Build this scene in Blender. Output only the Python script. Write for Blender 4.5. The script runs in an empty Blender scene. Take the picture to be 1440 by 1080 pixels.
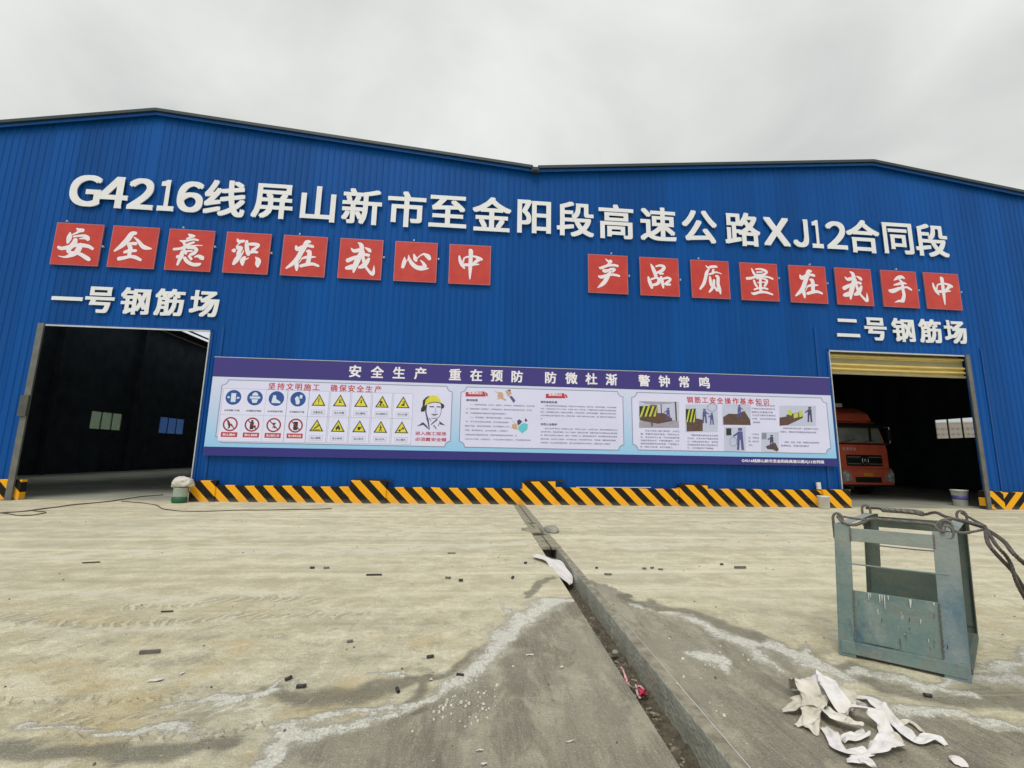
import bpy, bmesh, math, random
import numpy as np
from mathutils import Vector, Matrix, noise
random.seed(7); rng = np.random.default_rng(7)
sc = bpy.context.scene
C = sc.collection

# ---------------------------------------------------------------- camera
CAM_D, CAM_H, CAM_F = 14.185, 1.5, 625.93
PITCH, ROLL, YAW = 0.158376, 0.018451, 0.079453
def _basis():
    cy, sy, cp, sp = math.cos(YAW), math.sin(YAW), math.cos(PITCH), math.sin(PITCH)
    fwd = Vector((sy*cp, cy*cp, sp)); rt = Vector((cy, -sy, 0)); up = rt.cross(fwd)
    cr, sr = math.cos(ROLL), math.sin(ROLL)
    return cr*rt + sr*up, -sr*rt + cr*up, fwd
RT, UP, FW = _basis()
CAMP = Vector((0, -CAM_D, CAM_H))
cam = bpy.data.objects.new('camera', bpy.data.cameras.new('camera')); C.objects.link(cam); sc.camera = cam
cam.matrix_world = Matrix(((RT.x, UP.x, -FW.x, 0), (RT.y, UP.y, -FW.y, -CAM_D), (RT.z, UP.z, -FW.z, CAM_H), (0, 0, 0, 1)))
cam.data.sensor_width = 36; cam.data.lens = CAM_F/1440*36; cam.data.clip_start = .05; cam.data.clip_end = 3000

# ---------------------------------------------------------------- light
sc.view_settings.view_transform = 'Standard'; sc.view_settings.look = 'None'
sc.view_settings.exposure = 0.2; sc.view_settings.gamma = 1.0
SUN_EL, SUN_AZ = math.radians(58), math.radians(200)      # azimuth clockwise from +Y
w = bpy.data.worlds.new('World'); sc.world = w; w.use_nodes = True
nt = w.node_tree; N = nt.nodes; L = nt.links; N.clear()
out = N.new('ShaderNodeOutputWorld')
sky = N.new('ShaderNodeTexSky'); sky.sky_type = 'NISHITA'; sky.sun_disc = False
sky.sun_elevation = SUN_EL; sky.sun_rotation = SUN_AZ; sky.dust_density = 4; sky.air_density = 1
bg1 = N.new('ShaderNodeBackground'); bg1.inputs[1].default_value = 0.07; L.new(sky.outputs[0], bg1.inputs[0])
tc = N.new('ShaderNodeTexCoord'); sep = N.new('ShaderNodeSeparateXYZ'); L.new(tc.outputs['Generated'], sep.inputs[0])
# overcast deck: direction projected on to a flat cloud layer, so the clouds thin towards the horizon
zc = N.new('ShaderNodeMath'); zc.operation = 'MAXIMUM'; zc.inputs[1].default_value = 0.0; L.new(sep.outputs[2], zc.inputs[0])
za = N.new('ShaderNodeMath'); za.operation = 'ADD'; za.inputs[1].default_value = 0.22; L.new(zc.outputs[0], za.inputs[0])
dx = N.new('ShaderNodeMath'); dx.operation = 'DIVIDE'; L.new(sep.outputs[0], dx.inputs[0]); L.new(za.outputs[0], dx.inputs[1])
dy = N.new('ShaderNodeMath'); dy.operation = 'DIVIDE'; L.new(sep.outputs[1], dy.inputs[0]); L.new(za.outputs[0], dy.inputs[1])
cb = N.new('ShaderNodeCombineXYZ'); L.new(dx.outputs[0], cb.inputs[0]); L.new(dy.outputs[0], cb.inputs[1])
n1 = N.new('ShaderNodeTexNoise'); n1.inputs['Scale'].default_value = 1.5; n1.inputs['Detail'].default_value = 9
n1.inputs['Roughness'].default_value = .5; n1.inputs['Distortion'].default_value = .5; L.new(cb.outputs[0], n1.inputs['Vector'])
cr = N.new('ShaderNodeValToRGB'); e = cr.color_ramp.elements
e[0].position = .34; e[0].color = (.53, .545, .53, 1); e[1].position = .62; e[1].color = (.73, .745, .72, 1)
L.new(n1.outputs[0], cr.inputs[0])
gr = N.new('ShaderNodeMapRange'); gr.inputs[1].default_value = 0.2; gr.inputs[2].default_value = 1; gr.inputs[3].default_value = 1.0; gr.inputs[4].default_value = 1.12
L.new(zc.outputs[0], gr.inputs[0])
bg2 = N.new('ShaderNodeBackground'); L.new(cr.outputs[0], bg2.inputs[0]); L.new(gr.outputs[0], bg2.inputs[1])
mx = N.new('ShaderNodeMixShader'); mx.inputs[0].default_value = .95
L.new(bg1.outputs[0], mx.inputs[1]); L.new(bg2.outputs[0], mx.inputs[2]); L.new(mx.outputs[0], out.inputs[0])
sun = bpy.data.lights.new('sun', 'SUN'); sun.energy = 1.5; sun.angle = math.radians(24); sun.color = (1, .965, .9)
so = bpy.data.objects.new('sun', sun); C.objects.link(so)
sd = Vector((math.sin(SUN_AZ)*math.cos(SUN_EL), math.cos(SUN_AZ)*math.cos(SUN_EL), math.sin(SUN_EL)))
so.rotation_euler = sd.to_track_quat('Z', 'Y').to_euler(); so.location = (0, -20, 40)

# ---------------------------------------------------------------- surveying helpers
def ray(px, py): return FW*CAM_F + RT*(px-720) - UP*(py-540)
def W(px, py, Y=0.0):
    d = ray(px, py); t = (Y+CAM_D)/d.y; return (t*d.x, CAM_H+t*d.z)
def G(px, py, z=0.0):
    d = ray(px, py); t = (z-CAM_H)/d.z; return Vector((t*d.x, -CAM_D+t*d.y, z))
def proj_np(X, Y, Z):
    dX, dY, dZ = X, Y+CAM_D, Z-CAM_H
    z = dX*FW.x+dY*FW.y+dZ*FW.z
    z = np.where(z < .3, .3, z)
    return 720+CAM_F*(dX*RT.x+dY*RT.y+dZ*RT.z)/z, 540-CAM_F*(dX*UP.x+dY*UP.y+dZ*UP.z)/z

# ---------------------------------------------------------------- object helpers
class MB:
    def __init__(s): s.v = []; s.f = []; s.m = []; s.cur = 0
    def add(s, vs, fs):
        b = len(s.v); s.v += [tuple(p) for p in vs]; s.f += [tuple(i+b for i in f) for f in fs]; s.m += [s.cur]*len(fs); return s
    def box(s, x0, x1, y0, y1, z0, z1, rot=None, c=None):
        vs = [(x, y, z) for x in (x0, x1) for y in (y0, y1) for z in (z0, z1)]
        if rot is not None:
            cc = Vector(c if c is not None else ((x0+x1)/2, (y0+y1)/2, (z0+z1)/2)); vs = [tuple(rot @ (Vector(p)-cc) + cc) for p in vs]
        return s.add(vs, [(0, 1, 3, 2), (4, 6, 7, 5), (0, 4, 5, 1), (2, 3, 7, 6), (0, 2, 6, 4), (1, 5, 7, 3)])
    def bar(s, a, b, w, h, up=(0, 0, 1)):
        a, b = Vector(a), Vector(b); d = (b-a).normalized(); u = Vector(up); sx = d.cross(u)
        if sx.length < 1e-4: sx = d.cross(Vector((0, 1, 0)))
        sx.normalize(); uu = sx.cross(d)
        vs = []
        for p in (a, b):
            for i, j in ((-1, -1), (1, -1), (1, 1), (-1, 1)): vs.append(p+sx*i*w/2+uu*j*h/2)
        return s.add(vs, [(3, 2, 1, 0), (4, 5, 6, 7), (0, 1, 5, 4), (1, 2, 6, 5), (2, 3, 7, 6), (3, 0, 4, 7)])
    def tube(s, pts, r, n=8, close=False):
        pts = [Vector(p) for p in pts]; m = len(pts); rings = []
        rr = r if isinstance(r, (list, tuple)) else [r]*m
        prev = None
        for i, p in enumerate(pts):
            if close: d = pts[(i+1) % m]-pts[i-1]
            else: d = pts[min(i+1, m-1)]-pts[max(i-1, 0)]
            d.normalize()
            if prev is None: a = d.orthogonal().normalized()
            else:
                a = prev-d*prev.dot(d); a = a.normalized() if a.length > 1e-5 else d.orthogonal().normalized()
            prev = a; b = d.cross(a)
            rings.append([p+(a*math.cos(t)+b*math.sin(t))*rr[i] for t in [2*math.pi*k/n for k in range(n)]])
        vs = [q for g in rings for q in g]; fs = []
        for i in range(m if close else m-1):
            j = (i+1) % m
            for k in range(n): fs.append((i*n+k, i*n+(k+1) % n, j*n+(k+1) % n, j*n+k))
        if not close: fs += [tuple(reversed(range(n))), tuple(range((m-1)*n, m*n))]
        return s.add(vs, fs)
    def lathe(s, prof, n=20, o=(0, 0, 0), axis='z'):
        vs = []
        for r, z in prof:
            for k in range(n):
                t = 2*math.pi*k/n; c, q = r*math.cos(t), r*math.sin(t)
                vs.append((o[0]+c, o[1]+q, o[2]+z) if axis == 'z' else ((o[0]+z, o[1]+c, o[2]+q) if axis == 'x' else (o[0]+c, o[1]+z, o[2]+q)))
        fs = [(i*n+k, i*n+(k+1) % n, (i+1)*n+(k+1) % n, (i+1)*n+k) for i in range(len(prof)-1) for k in range(n)]
        fs += [tuple(reversed(range(n))), tuple(range((len(prof)-1)*n, len(prof)*n))]
        return s.add(vs, fs)
    def poly(s, pts, y, th=0.0):           # pts (x,z) facing -Y
        n = len(pts)
        a = sum(pts[i][0]*pts[(i+1) % n][1]-pts[(i+1) % n][0]*pts[i][1] for i in range(n))
        if a < 0: pts = pts[::-1]
        vs = [(x, y, z) for x, z in pts]; fs = [tuple(range(n))]
        if th:
            vs += [(x, y+th, z) for x, z in pts]; fs += [(i, i+n, (i+1) % n+n, (i+1) % n) for i in range(n)]
        return s.add(vs, fs)
    def rect(s, x0, x1, z0, z1, y, th=0.0): return s.poly([(x0, z0), (x1, z0), (x1, z1), (x0, z1)], y, th)
    def disc(s, x, z, r, y, n=20, th=0.0, ry=None):
        return s.poly([(x+r*math.cos(2*math.pi*k/n), z+(ry or r)*math.sin(2*math.pi*k/n)) for k in range(n)], y, th)
    def ring(s, x, z, r0, r1, y, n=24, th=0):
        vs = []
        for k in range(n):
            t = 2*math.pi*k/n
            for r in (r0, r1): vs.append((x+r*math.cos(t), y, z+r*math.sin(t)))
        return s.add(vs, [(2*k, 2*k+1, (2*k+3) % (2*n), (2*k+2) % (2*n)) for k in range(n)])
    def stroke(s, pts, y, dy=0.00006, smooth=True):     # pts (x,z,width)
        P = [np.array(p, float) for p in pts]
        if len(P) == 1: P = [P[0]+np.array([-P[0][2]*.3, 0, 0]), P[0]+np.array([P[0][2]*.3, 0, 0])]
        if smooth and len(P) > 2:
            Q = []
            for i in range(len(P)-1):
                p0, p1, p2, p3 = P[max(i-1, 0)], P[i], P[i+1], P[min(i+2, len(P)-1)]
                for t in (0, .25, .5, .75):
                    Q.append(.5*((2*p1)+(-p0+p2)*t+(2*p0-5*p1+4*p2-p3)*t*t+(-p0+3*p1-3*p2+p3)*t**3))
            Q.append(P[-1]); P = Q
        # rounded ends
        def cap(a, b):
            d = a[:2]-b[:2]; d = d/(np.linalg.norm(d)+1e-9); ww = abs(a[2])
            return [np.array([*(a[:2]+d*ww*.34), ww*.35]), np.array([*(a[:2]+d*ww*.2), ww*.78])]
        P = cap(P[0], P[1])+P+cap(P[-1], P[-2])[::-1]
        vs = []
        for i, p in enumerate(P):
            d = P[min(i+1, len(P)-1)][:2]-P[max(i-1, 0)][:2]; nrm = np.array([-d[1], d[0]])/(np.linalg.norm(d)+1e-9)
            for sg in (-1, 1):
                q = p[:2]+nrm*sg*max(p[2], 0)/2; vs.append((q[0], y-i*dy, q[1]))
        return s.add(vs, [(2*i, 2*i+2, 2*i+3, 2*i+1) for i in range(len(P)-1)])
    def build(s, name, mats, parent=None, smooth=False):
        me = bpy.data.meshes.new(name); me.from_pydata(s.v, [], s.f)
        if not isinstance(mats, (list, tuple)): mats = [mats]
        for m in mats: me.materials.append(m)
        if len(mats) > 1: me.polygons.foreach_set('material_index', s.m)
        if smooth: me.polygons.foreach_set('use_smooth', [True]*len(me.polygons))
        me.update()
        return link(name, me, parent)
def link(name, me, parent=None):
    o = bpy.data.objects.new(name, me); C.objects.link(o)
    if parent is not None: o.parent = parent
    return o
def thing(name, label, cat, loc=(0, 0, 0), rz=0, group=None):
    o = bpy.data.objects.new(name, None); C.objects.link(o); o.location = loc; o.rotation_euler = (0, 0, rz); o.empty_display_size = .1
    return tag(o, label, cat, group)
def tag(o, label=None, cat=None, group=None, kind=None):
    if label: o['label'] = label
    if cat: o['category'] = cat
    if group: o['group'] = group
    if kind: o['kind'] = kind
    return o
def structure(o): o['kind'] = 'structure'; return o
def stuff(o, label=None, cat=None): o['kind'] = 'stuff'; return tag(o, label, cat)
def bevel(o, wd=.01, seg=2, ang=40):
    m = o.modifiers.new('bevel', 'BEVEL'); m.width = wd; m.segments = seg; m.limit_method = 'ANGLE'; m.angle_limit = math.radians(ang); return o

# ---------------------------------------------------------------- materials
def mat(name, col, rough=.6, metal=0, var=.12, vs=3, bump=0.0, bs=40, col2=None, spec=.5, stretch=(1, 1, 1), coat=0, detail=5, trans=0):
    m = bpy.data.materials.new(name); m.use_nodes = True; nt = m.node_tree; N, L = nt.nodes, nt.links
    b = N['Principled BSDF']; b.inputs['Roughness'].default_value = rough; b.inputs['Metallic'].default_value = metal
    b.inputs['Specular IOR Level'].default_value = spec
    if coat: b.inputs['Coat Weight'].default_value = coat; b.inputs['Coat Roughness'].default_value = .15
    if trans: b.inputs['Transmission Weight'].default_value = trans
    tc = N.new('ShaderNodeTexCoord'); mp = N.new('ShaderNodeMapping'); mp.inputs['Scale'].default_value = stretch
    L.new(tc.outputs['Object'], mp.inputs[0])
    if var or col2:
        n = N.new('ShaderNodeTexNoise'); n.inputs['Scale'].default_value = vs; n.inputs['Detail'].default_value = detail; n.inputs['Roughness'].default_value = .6
        L.new(mp.outputs[0], n.inputs['Vector'])
        r = N.new('ShaderNodeValToRGB'); e = r.color_ramp.elements; e[0].position = .3; e[1].position = .7
        c2 = col2 if col2 else tuple(min(1, c*(1+var)) for c in col)
        c1 = col if col2 else tuple(c*(1-var) for c in col)
        e[0].color = (*c1, 1); e[1].color = (*c2, 1); L.new(n.outputs[0], r.inputs[0]); L.new(r.outputs[0], b.inputs['Base Color'])
    else: b.inputs['Base Color'].default_value = (*col, 1)
    if bump:
        n2 = N.new('ShaderNodeTexNoise'); n2.inputs['Scale'].default_value = bs; n2.inputs['Detail'].default_value = 6; L.new(mp.outputs[0], n2.inputs['Vector'])
        bp = N.new('ShaderNodeBump'); bp.inputs['Strength'].default_value = bump; bp.inputs['Distance'].default_value = .02
        L.new(n2.outputs[0], bp.inputs['Height']); L.new(bp.outputs[0], b.inputs['Normal'])
    return m
BLUE = (.0008, .066, .285)
M = {}
M['blue'] = mat('blue_painted_sheet', tuple(c*.92 for c in BLUE), .45, 0, .12, .35, .05, 3, col2=tuple(c*1.1 for c in BLUE), spec=.14, stretch=(1.5, 1, .35))
_m = M['blue']; _N, _L = _m.node_tree.nodes, _m.node_tree.links; _b = _N['Principled BSDF']; _src = _b.inputs['Base Color'].links[0].from_socket
_oi = _N.new('ShaderNodeObjectInfo'); _mr = _N.new('ShaderNodeMapRange'); _mr.inputs[3].default_value = .90; _mr.inputs[4].default_value = 1.10; _L.new(_oi.outputs['Random'], _mr.inputs[0])
_tc = _N.new('ShaderNodeTexCoord'); _mp = _N.new('ShaderNodeMapping'); _mp.inputs['Scale'].default_value = (5, 1, .22); _L.new(_tc.outputs['Object'], _mp.inputs[0])
_n2 = _N.new('ShaderNodeTexNoise'); _n2.inputs['Scale'].default_value = 1.6; _n2.inputs['Detail'].default_value = 8; _n2.inputs['Roughness'].default_value = .7; _L.new(_mp.outputs[0], _n2.inputs['Vector'])
_r2 = _N.new('ShaderNodeMapRange'); _r2.inputs[1].default_value = .5; _r2.inputs[2].default_value = .8; _r2.inputs[4].default_value = .38; _L.new(_n2.outputs[0], _r2.inputs[0])
_hs = _N.new('ShaderNodeMix'); _hs.data_type = 'RGBA'; _hs.blend_type = 'MULTIPLY'; _hs.inputs[0].default_value = 1; _L.new(_src, _hs.inputs[6]); _cc = _N.new('ShaderNodeCombineColor')
for _i in range(3): _L.new(_mr.outputs[0], _cc.inputs[_i])
_L.new(_cc.outputs[0], _hs.inputs[7]); _ds = _N.new('ShaderNodeMix'); _ds.data_type = 'RGBA'; _L.new(_r2.outputs[0], _ds.inputs[0]); _L.new(_hs.outputs[2], _ds.inputs[6]); _ds.inputs[7].default_value = (.02, .10, .30, 1); _L.new(_ds.outputs[2], _b.inputs['Base Color'])
M['blue_trim'] = mat('blue_trim', (.002, .065, .28), .45, spec=.25)
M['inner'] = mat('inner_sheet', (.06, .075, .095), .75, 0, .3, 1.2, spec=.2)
M['steel_dark'] = mat('dark_grey_steel', (.075, .08, .075), .5, .2, .2, 6)
M['rail'] = mat('grey_guide_rail', (.16, .165, .155), .5, .5, .2, 4)
M['galv'] = mat('galvanised_edge', (.55, .58, .6), .4, .5, .1, 5)
M['roof'] = mat('roof_sheet', (.03, .045, .05), .5, 0, .15, 2)
M['verge'] = mat('dark_verge_flashing', (.018, .035, .045), .45)
M['white_letter'] = mat('white_letter_face', (.72, .74, .79), .5, 0, .04, 2)
M['red_board'] = mat('red_board_face', (.45, .024, .020), .42, 0, .16, 2.5, col2=(.53, .045, .030))
M['board_edge'] = mat('board_metal_edge', (.42, .18, .22), .4, .4, .1, 5)
M['brush'] = mat('white_vinyl', (.76, .72, .80), .5, 0, .04, 4)
M['purple'] = mat('purple_print', (.040, .028, .205), .35, 0, .06, .5)
M['navy_print'] = mat('navy_print', (.020, .020, .20), .35, 0, .05, .5)
M['print_white'] = mat('white_print', (.80, .78, .86), .5, 0, .02, 4)
M['lav'] = mat('pale_lavender_print', (.67, .68, .92), .4, 0, .04, .6)
M['card'] = mat('card_print', (.70, .72, .95), .4, 0, .03, 2)
M['line'] = mat('grey_outline_print', (.22, .25, .36), .5, 0, 0)
M['ink'] = mat('dark_ink', (.06, .05, .12), .5, 0, 0)
M['body_ink'] = mat('text_ink', (.10, .09, .20), .5, 0, 0)
M['red_ink'] = mat('red_ink', (.50, .03, .05), .5, 0, 0)
M['red_plate'] = mat('red_plate_print', (.48, .035, .06), .5, 0, 0)
M['sign_blue'] = mat('mandatory_blue_print', (.02, .075, .33), .4, 0, .1, 5)
M['sign_white'] = mat('pictogram_white', (.62, .72, .88), .5, 0, 0)
M['sign_yellow'] = mat('warning_yellow_print', (.68, .62, .05), .4, 0, .1, 5)
M['sign_black'] = mat('pictogram_black', (.022, .025, .02), .5, 0, 0)
M['sign_red'] = mat('prohibition_red_print', (.30, .02, .035), .5, 0, 0)
M['cyan'] = mat('cyan_print', (.12, .55, .62), .5, 0, 0)
M['skin_ink'] = mat('beige_print', (.55, .36, .24), .5, 0, 0)
M['worker_blue'] = mat('worker_blue_print', (.085, .085, .27), .5, 0, .1, 6)
M['rebar_print'] = mat('brown_machine_print', (.10, .055, .045), .5, 0, .2, 9)
M['grey_print'] = mat('grey_print', (.33, .32, .40), .5, 0, .15, 3)
M['pale_print'] = mat('pale_blue_print', (.50, .54, .72), .5, 0, .05, 3)
M['lime_print'] = mat('lime_print', (.50, .56, .06), .5, 0, 0)
M['shutter'] = mat('cream_yellow_slat', (.50, .37, .10), .45, 0, .12, 2, stretch=(1, 1, 6), col2=(.66, .52, .19))
M['shutter_grey'] = mat('greyer_slat', (.27, .24, .12), .5, 0, .15, 2, stretch=(1, 1, 5))  # darker, greyer version of the slat yellow
M['glass'] = mat('window_glass', (.9, .95, .95), .03, 0, 0, trans=1)
M['concrete'] = mat('raw_concrete', (.30, .295, .25), .85, 0, .22, 4, .3, 40)
M['cover'] = mat('cover_concrete', (.20, .185, .13), .85, 0, .25, 5, .4, 50, col2=(.38, .35, .25))
M['drain_wall'] = mat('drain_wall_concrete', (.30, .30, .25), .9, 0, .3, 5, .7, 30, stretch=(1.2, 1, 1.2), col2=(.50, .50, .42), detail=9)
M['floor'] = mat('hall_floor_concrete', (.34, .35, .29), .8, 0, .25, .7, .1, 20)
M['far'] = mat('far_pale_facade', (.34, .29, .26), .8, 0, .06, .1)
M['far_dark'] = mat('far_window', (.14, .14, .15), .4, 0, .1, .3)
M['hill'] = mat('green_hillside', (.10, .14, .08), .9, 0, .4, .03)

def gradient_mat(name, zlo, zhi, clo, cmid, chi):
    m = bpy.data.materials.new(name); m.use_nodes = True; N, L = m.node_tree.nodes, m.node_tree.links
    b = N['Principled BSDF']; b.inputs['Roughness'].default_value = .4
    tc = N.new('ShaderNodeTexCoord'); s = N.new('ShaderNodeSeparateXYZ'); L.new(tc.outputs['Object'], s.inputs[0])
    mr = N.new('ShaderNodeMapRange'); mr.inputs[1].default_value = zlo; mr.inputs[2].default_value = zhi; L.new(s.outputs[2], mr.inputs[0])
    r = N.new('ShaderNodeValToRGB'); e = r.color_ramp.elements; e[0].color = (*clo, 1); e[1].color = (*chi, 1)
    q = e.new(.35); q.color = (*cmid, 1); L.new(mr.outputs[0], r.inputs[0]); L.new(r.outputs[0], b.inputs['Base Color']); return m
M['board_grad'] = gradient_mat('sky_blue_print_fade', 1.5, 3.7, (.25, .56, .86), (.42, .60, .86), (.62, .66, .88))

def stripe_mat():
    m = bpy.data.materials.new('hazard_stripe_paint'); m.use_nodes = True; N, L = m.node_tree.nodes, m.node_tree.links
    b = N['Principled BSDF']; b.inputs['Roughness'].default_value = .75; b.inputs['Specular IOR Level'].default_value = .15
    tc = N.new('ShaderNodeTexCoord'); s = N.new('ShaderNodeSeparateXYZ'); L.new(tc.outputs['Object'], s.inputs[0])
    def mth(op, a, bb=None, c=None):
        n = N.new('ShaderNodeMath'); n.operation = op
        for i, q in enumerate((a, bb, c)):
            if q is None: continue
            if isinstance(q, (int, float)): n.inputs[i].default_value = q
            else: L.new(q, n.inputs[i])
        return n.outputs[0]
    wob = N.new('ShaderNodeTexNoise'); wob.inputs['Scale'].default_value = 3; wob.inputs['Detail'].default_value = 3; L.new(tc.outputs['Object'], wob.inputs['Vector'])
    dirn = N.new('ShaderNodeAttribute'); dirn.attribute_type = 'OBJECT'; dirn.attribute_name = 'lean'
    zz = mth('MULTIPLY', s.outputs[2], dirn.outputs['Fac'])
    u = mth('ADD', mth('ADD', s.outputs[0], zz), mth('MULTIPLY', wob.outputs[0], .035))
    f = mth('FRACT', mth('DIVIDE', mth('ADD', u, 100.0), .545)); g = mth('GREATER_THAN', f, .5)
    n = N.new('ShaderNodeTexNoise'); n.inputs['Scale'].default_value = 9; n.inputs['Detail'].default_value = 8; n.inputs['Roughness'].default_value = .7; L.new(tc.outputs['Object'], n.inputs['Vector'])
    y = N.new('ShaderNodeMix'); y.data_type = 'RGBA'; y.inputs[6].default_value = (.95, .46, .012, 1); y.inputs[7].default_value = (.78, .36, .02, 1); L.new(n.outputs[0], y.inputs[0])
    k = N.new('ShaderNodeMix'); k.data_type = 'RGBA'; k.inputs[6].default_value = (.009, .009, .009, 1); k.inputs[7].default_value = (.022, .020, .018, 1); L.new(n.outputs[0], k.inputs[0])
    mm = N.new('ShaderNodeMix'); mm.data_type = 'RGBA'; L.new(g, mm.inputs[0]); L.new(y.outputs[2], mm.inputs[6]); L.new(k.outputs[2], mm.inputs[7])
    # splashed dust on the lower edge, chips of bare concrete
    chip = mth('GREATER_THAN', n.outputs[0], .66)
    dz = N.new('ShaderNodeMapRange'); dz.inputs[1].default_value = .0; dz.inputs[2].default_value = .14; dz.inputs[3].default_value = .30; dz.inputs[4].default_value = 0; L.new(s.outputs[2], dz.inputs[0])
    dm = mth('MULTIPLY', dz.outputs[0], mth('ADD', n.outputs[0], .3))
    d2 = N.new('ShaderNodeMix'); d2.data_type = 'RGBA'; L.new(mth('MAXIMUM', dm, mth('MULTIPLY', chip, .8)), d2.inputs[0]); L.new(mm.outputs[2], d2.inputs[6]); d2.inputs[7].default_value = (.36, .34, .26, 1)
    L.new(d2.outputs[2], b.inputs['Base Color'])
    bp = N.new('ShaderNodeBump'); bp.inputs['Strength'].default_value = .25; bp.inputs['Distance'].default_value = .01; L.new(n.outputs[0], bp.inputs['Height']); L.new(bp.outputs[0], b.inputs['Normal'])
    return m
M['stripe'] = stripe_mat()

# ---------------------------------------------------------------- glyphs
_gc = {}
def glyph(body, extr=0.0, bold=0.0, res=3):
    """vertices (x right, y up, z towards the reader) and faces of a line of type, bbox measured"""
    key = (body, extr, bold, res)
    if key in _gc: return _gc[key]
    cu = bpy.data.curves.new('type', 'FONT'); cu.body = body; cu.extrude = extr; cu.resolution_u = res
    o = bpy.data.objects.new('type', cu); C.objects.link(o)
    dg = bpy.context.evaluated_depsgraph_get(); dg.update()
    me = bpy.data.meshes.new_from_object(o.evaluated_get(dg))
    V = np.array([v.co[:] for v in me.vertices]); F = [tuple(p.vertices) for p in me.polygons]
    bpy.data.objects.remove(o); bpy.data.curves.remove(cu); bpy.data.meshes.remove(me)
    if bold:
        VV, FF = [], []; n = len(V)
        for k, (a, b) in enumerate(((-1, -.75), (1, -.75), (-1, .75), (1, .75))):
            VV.append(V+np.array([a*bold, b*bold, -k*.0006])); FF += [tuple(i+k*n for i in f) for f in F]
        V = np.concatenate(VV); F = FF
    _gc[key] = (V, F); return V, F
def put_type(body, cx, cz, y, h=None, wd=None, bold=0.0, extr=0.0, m=None, name='letter', parent=None, res=3, em=None, mb=None, left=None):
    """centre a word at (cx,cz) on the plane y; em scales uniformly, h / wd fit the bounding box"""
    V, F = glyph(body, extr/(em or h), bold, res)
    lo, hi = V.min(0), V.max(0); sz = hi-lo
    sx = sy = em if em else h/sz[1]
    if h: sy = h/sz[1]; sx = sy
    if wd: sx = wd/sz[0]
    x = (V[:, 0]-(lo[0]+hi[0])/2)*sx+cx; z = (V[:, 1]-(lo[1]+hi[1])/2)*sy+cz
    if left is not None: x = (V[:, 0]-lo[0])*sx+left
    d = V[:, 2]-V[:, 2].min(); yy = y-d*(em or h)
    vs = np.stack([x, yy, z], 1)
    t = mb or MB(); t.add(vs.tolist(), F)
    return t if mb is not None else t.build(name, m, parent)

# ================================================================= GROUND
def xl(Y): return 1.05+(Y+12)*0.0150          # left lip of the drain
def xr(Y): return 1.40+(Y+12)*0.0140          # outer edge of the right drain wall
def seg_dist(px, py, line):
    """distance to a polyline of (x,y,width) in half widths"""
    best = np.full(px.shape, 9.0)
    for (a, b) in zip(line[:-1], line[1:]):
        ax, ay, aw = a; bx, by, bw = b; dx, dy = bx-ax, by-ay
        t = np.clip(((px-ax)*dx+(py-ay)*dy*3)/(dx*dx+dy*dy*3+1e-9), 0, 1)
        ww = aw+(bw-aw)*t; best = np.minimum(best, np.hypot(px-ax-t*dx, (py-ay-t*dy)*1.7)/ww)
    return best
def inside(px, py, pg):
    c = np.zeros(px.shape, bool); n = len(pg)
    for i in range(n):
        x0, y0 = pg[i]; x1, y1 = pg[(i+1) % n]
        if y0 == y1: continue
        k = ((y0 > py) != (y1 > py)) & (px < (x1-x0)*(py-y0)/(y1-y0)+x0); c ^= k
    return c
def edge_dist(px, py, pg):
    d = seg_dist(px, py, [(x, y, 1) for x, y in pg]+[(pg[0][0], pg[0][1], 1)])
    return np.where(inside(px, py, pg), d, -d)
def vnoise(x, y, s, seed=0):
    """cheap smooth value noise"""
    r = np.random.default_rng(seed); T = r.random((256, 256)); x = x/s+1000; y = y/s+1000
    xi, yi = np.floor(x).astype(int), np.floor(y).astype(int); fx, fy = x-xi, y-yi; fx = fx*fx*(3-2*fx); fy = fy*fy*(3-2*fy)
    g = lambda a, b: T[a % 256, b % 256]
    return (g(xi, yi)*(1-fx)+g(xi+1, yi)*fx)*(1-fy)+(g(xi, yi+1)*(1-fx)+g(xi+1, yi+1)*fx)*fy
def fbm(x, y, s, seed=0, o=4): return sum(vnoise(x, y, s/2**k, seed+k)/2**k for k in range(o))/sum(1/2**k for k in range(o))
# bare grey concrete (without the dried mud): two slabs in front of the camera
GREY_L = [(783, 838), (752, 862), (735, 885), (712, 905), (690, 935), (655, 965), (610, 985), (560, 1005), (500, 1026), (440, 1046), (395, 1064), (360, 1090), (330, 1140), (300, 1300), (1200, 1300), (1060, 1110), (1000, 1080), (960, 1000), (890, 900), (830, 835)]
GREY_R = [(815, 815), (850, 822), (880, 836), (930, 856), (990, 882), (1050, 893), (1105, 915), (1160, 945), (1200, 985), (1262, 1008), (1335, 1022), (1440, 1040), (1700, 1090), (1700, 1300), (1000, 1300), (990, 1085), (900, 960), (850, 880)]
DARKS = [  # damp or worn patches, (x,y,half width)
    [(370, 975, 10), (430, 985, 22), (500, 980, 25), (560, 960, 18), (610, 945, 10)],
    [(610, 1000, 9), (560, 1012, 8), (600, 960, 8), (660, 930, 10), (700, 905, 8)],
    [(870, 838, 6), (960, 860, 12), (1020, 880, 14), (1080, 902, 14), (1150, 925, 12)],
    [(1190, 935, 12), (1250, 962, 20), (1330, 985, 24), (1440, 985, 26), (1600, 990, 26)],
    [(735, 838, 5), (755, 822, 7), (775, 812, 3)],
    [(0, 1060, 22), (120, 1058, 22), (240, 1052, 18), (330, 1040, 16)],
]
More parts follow.
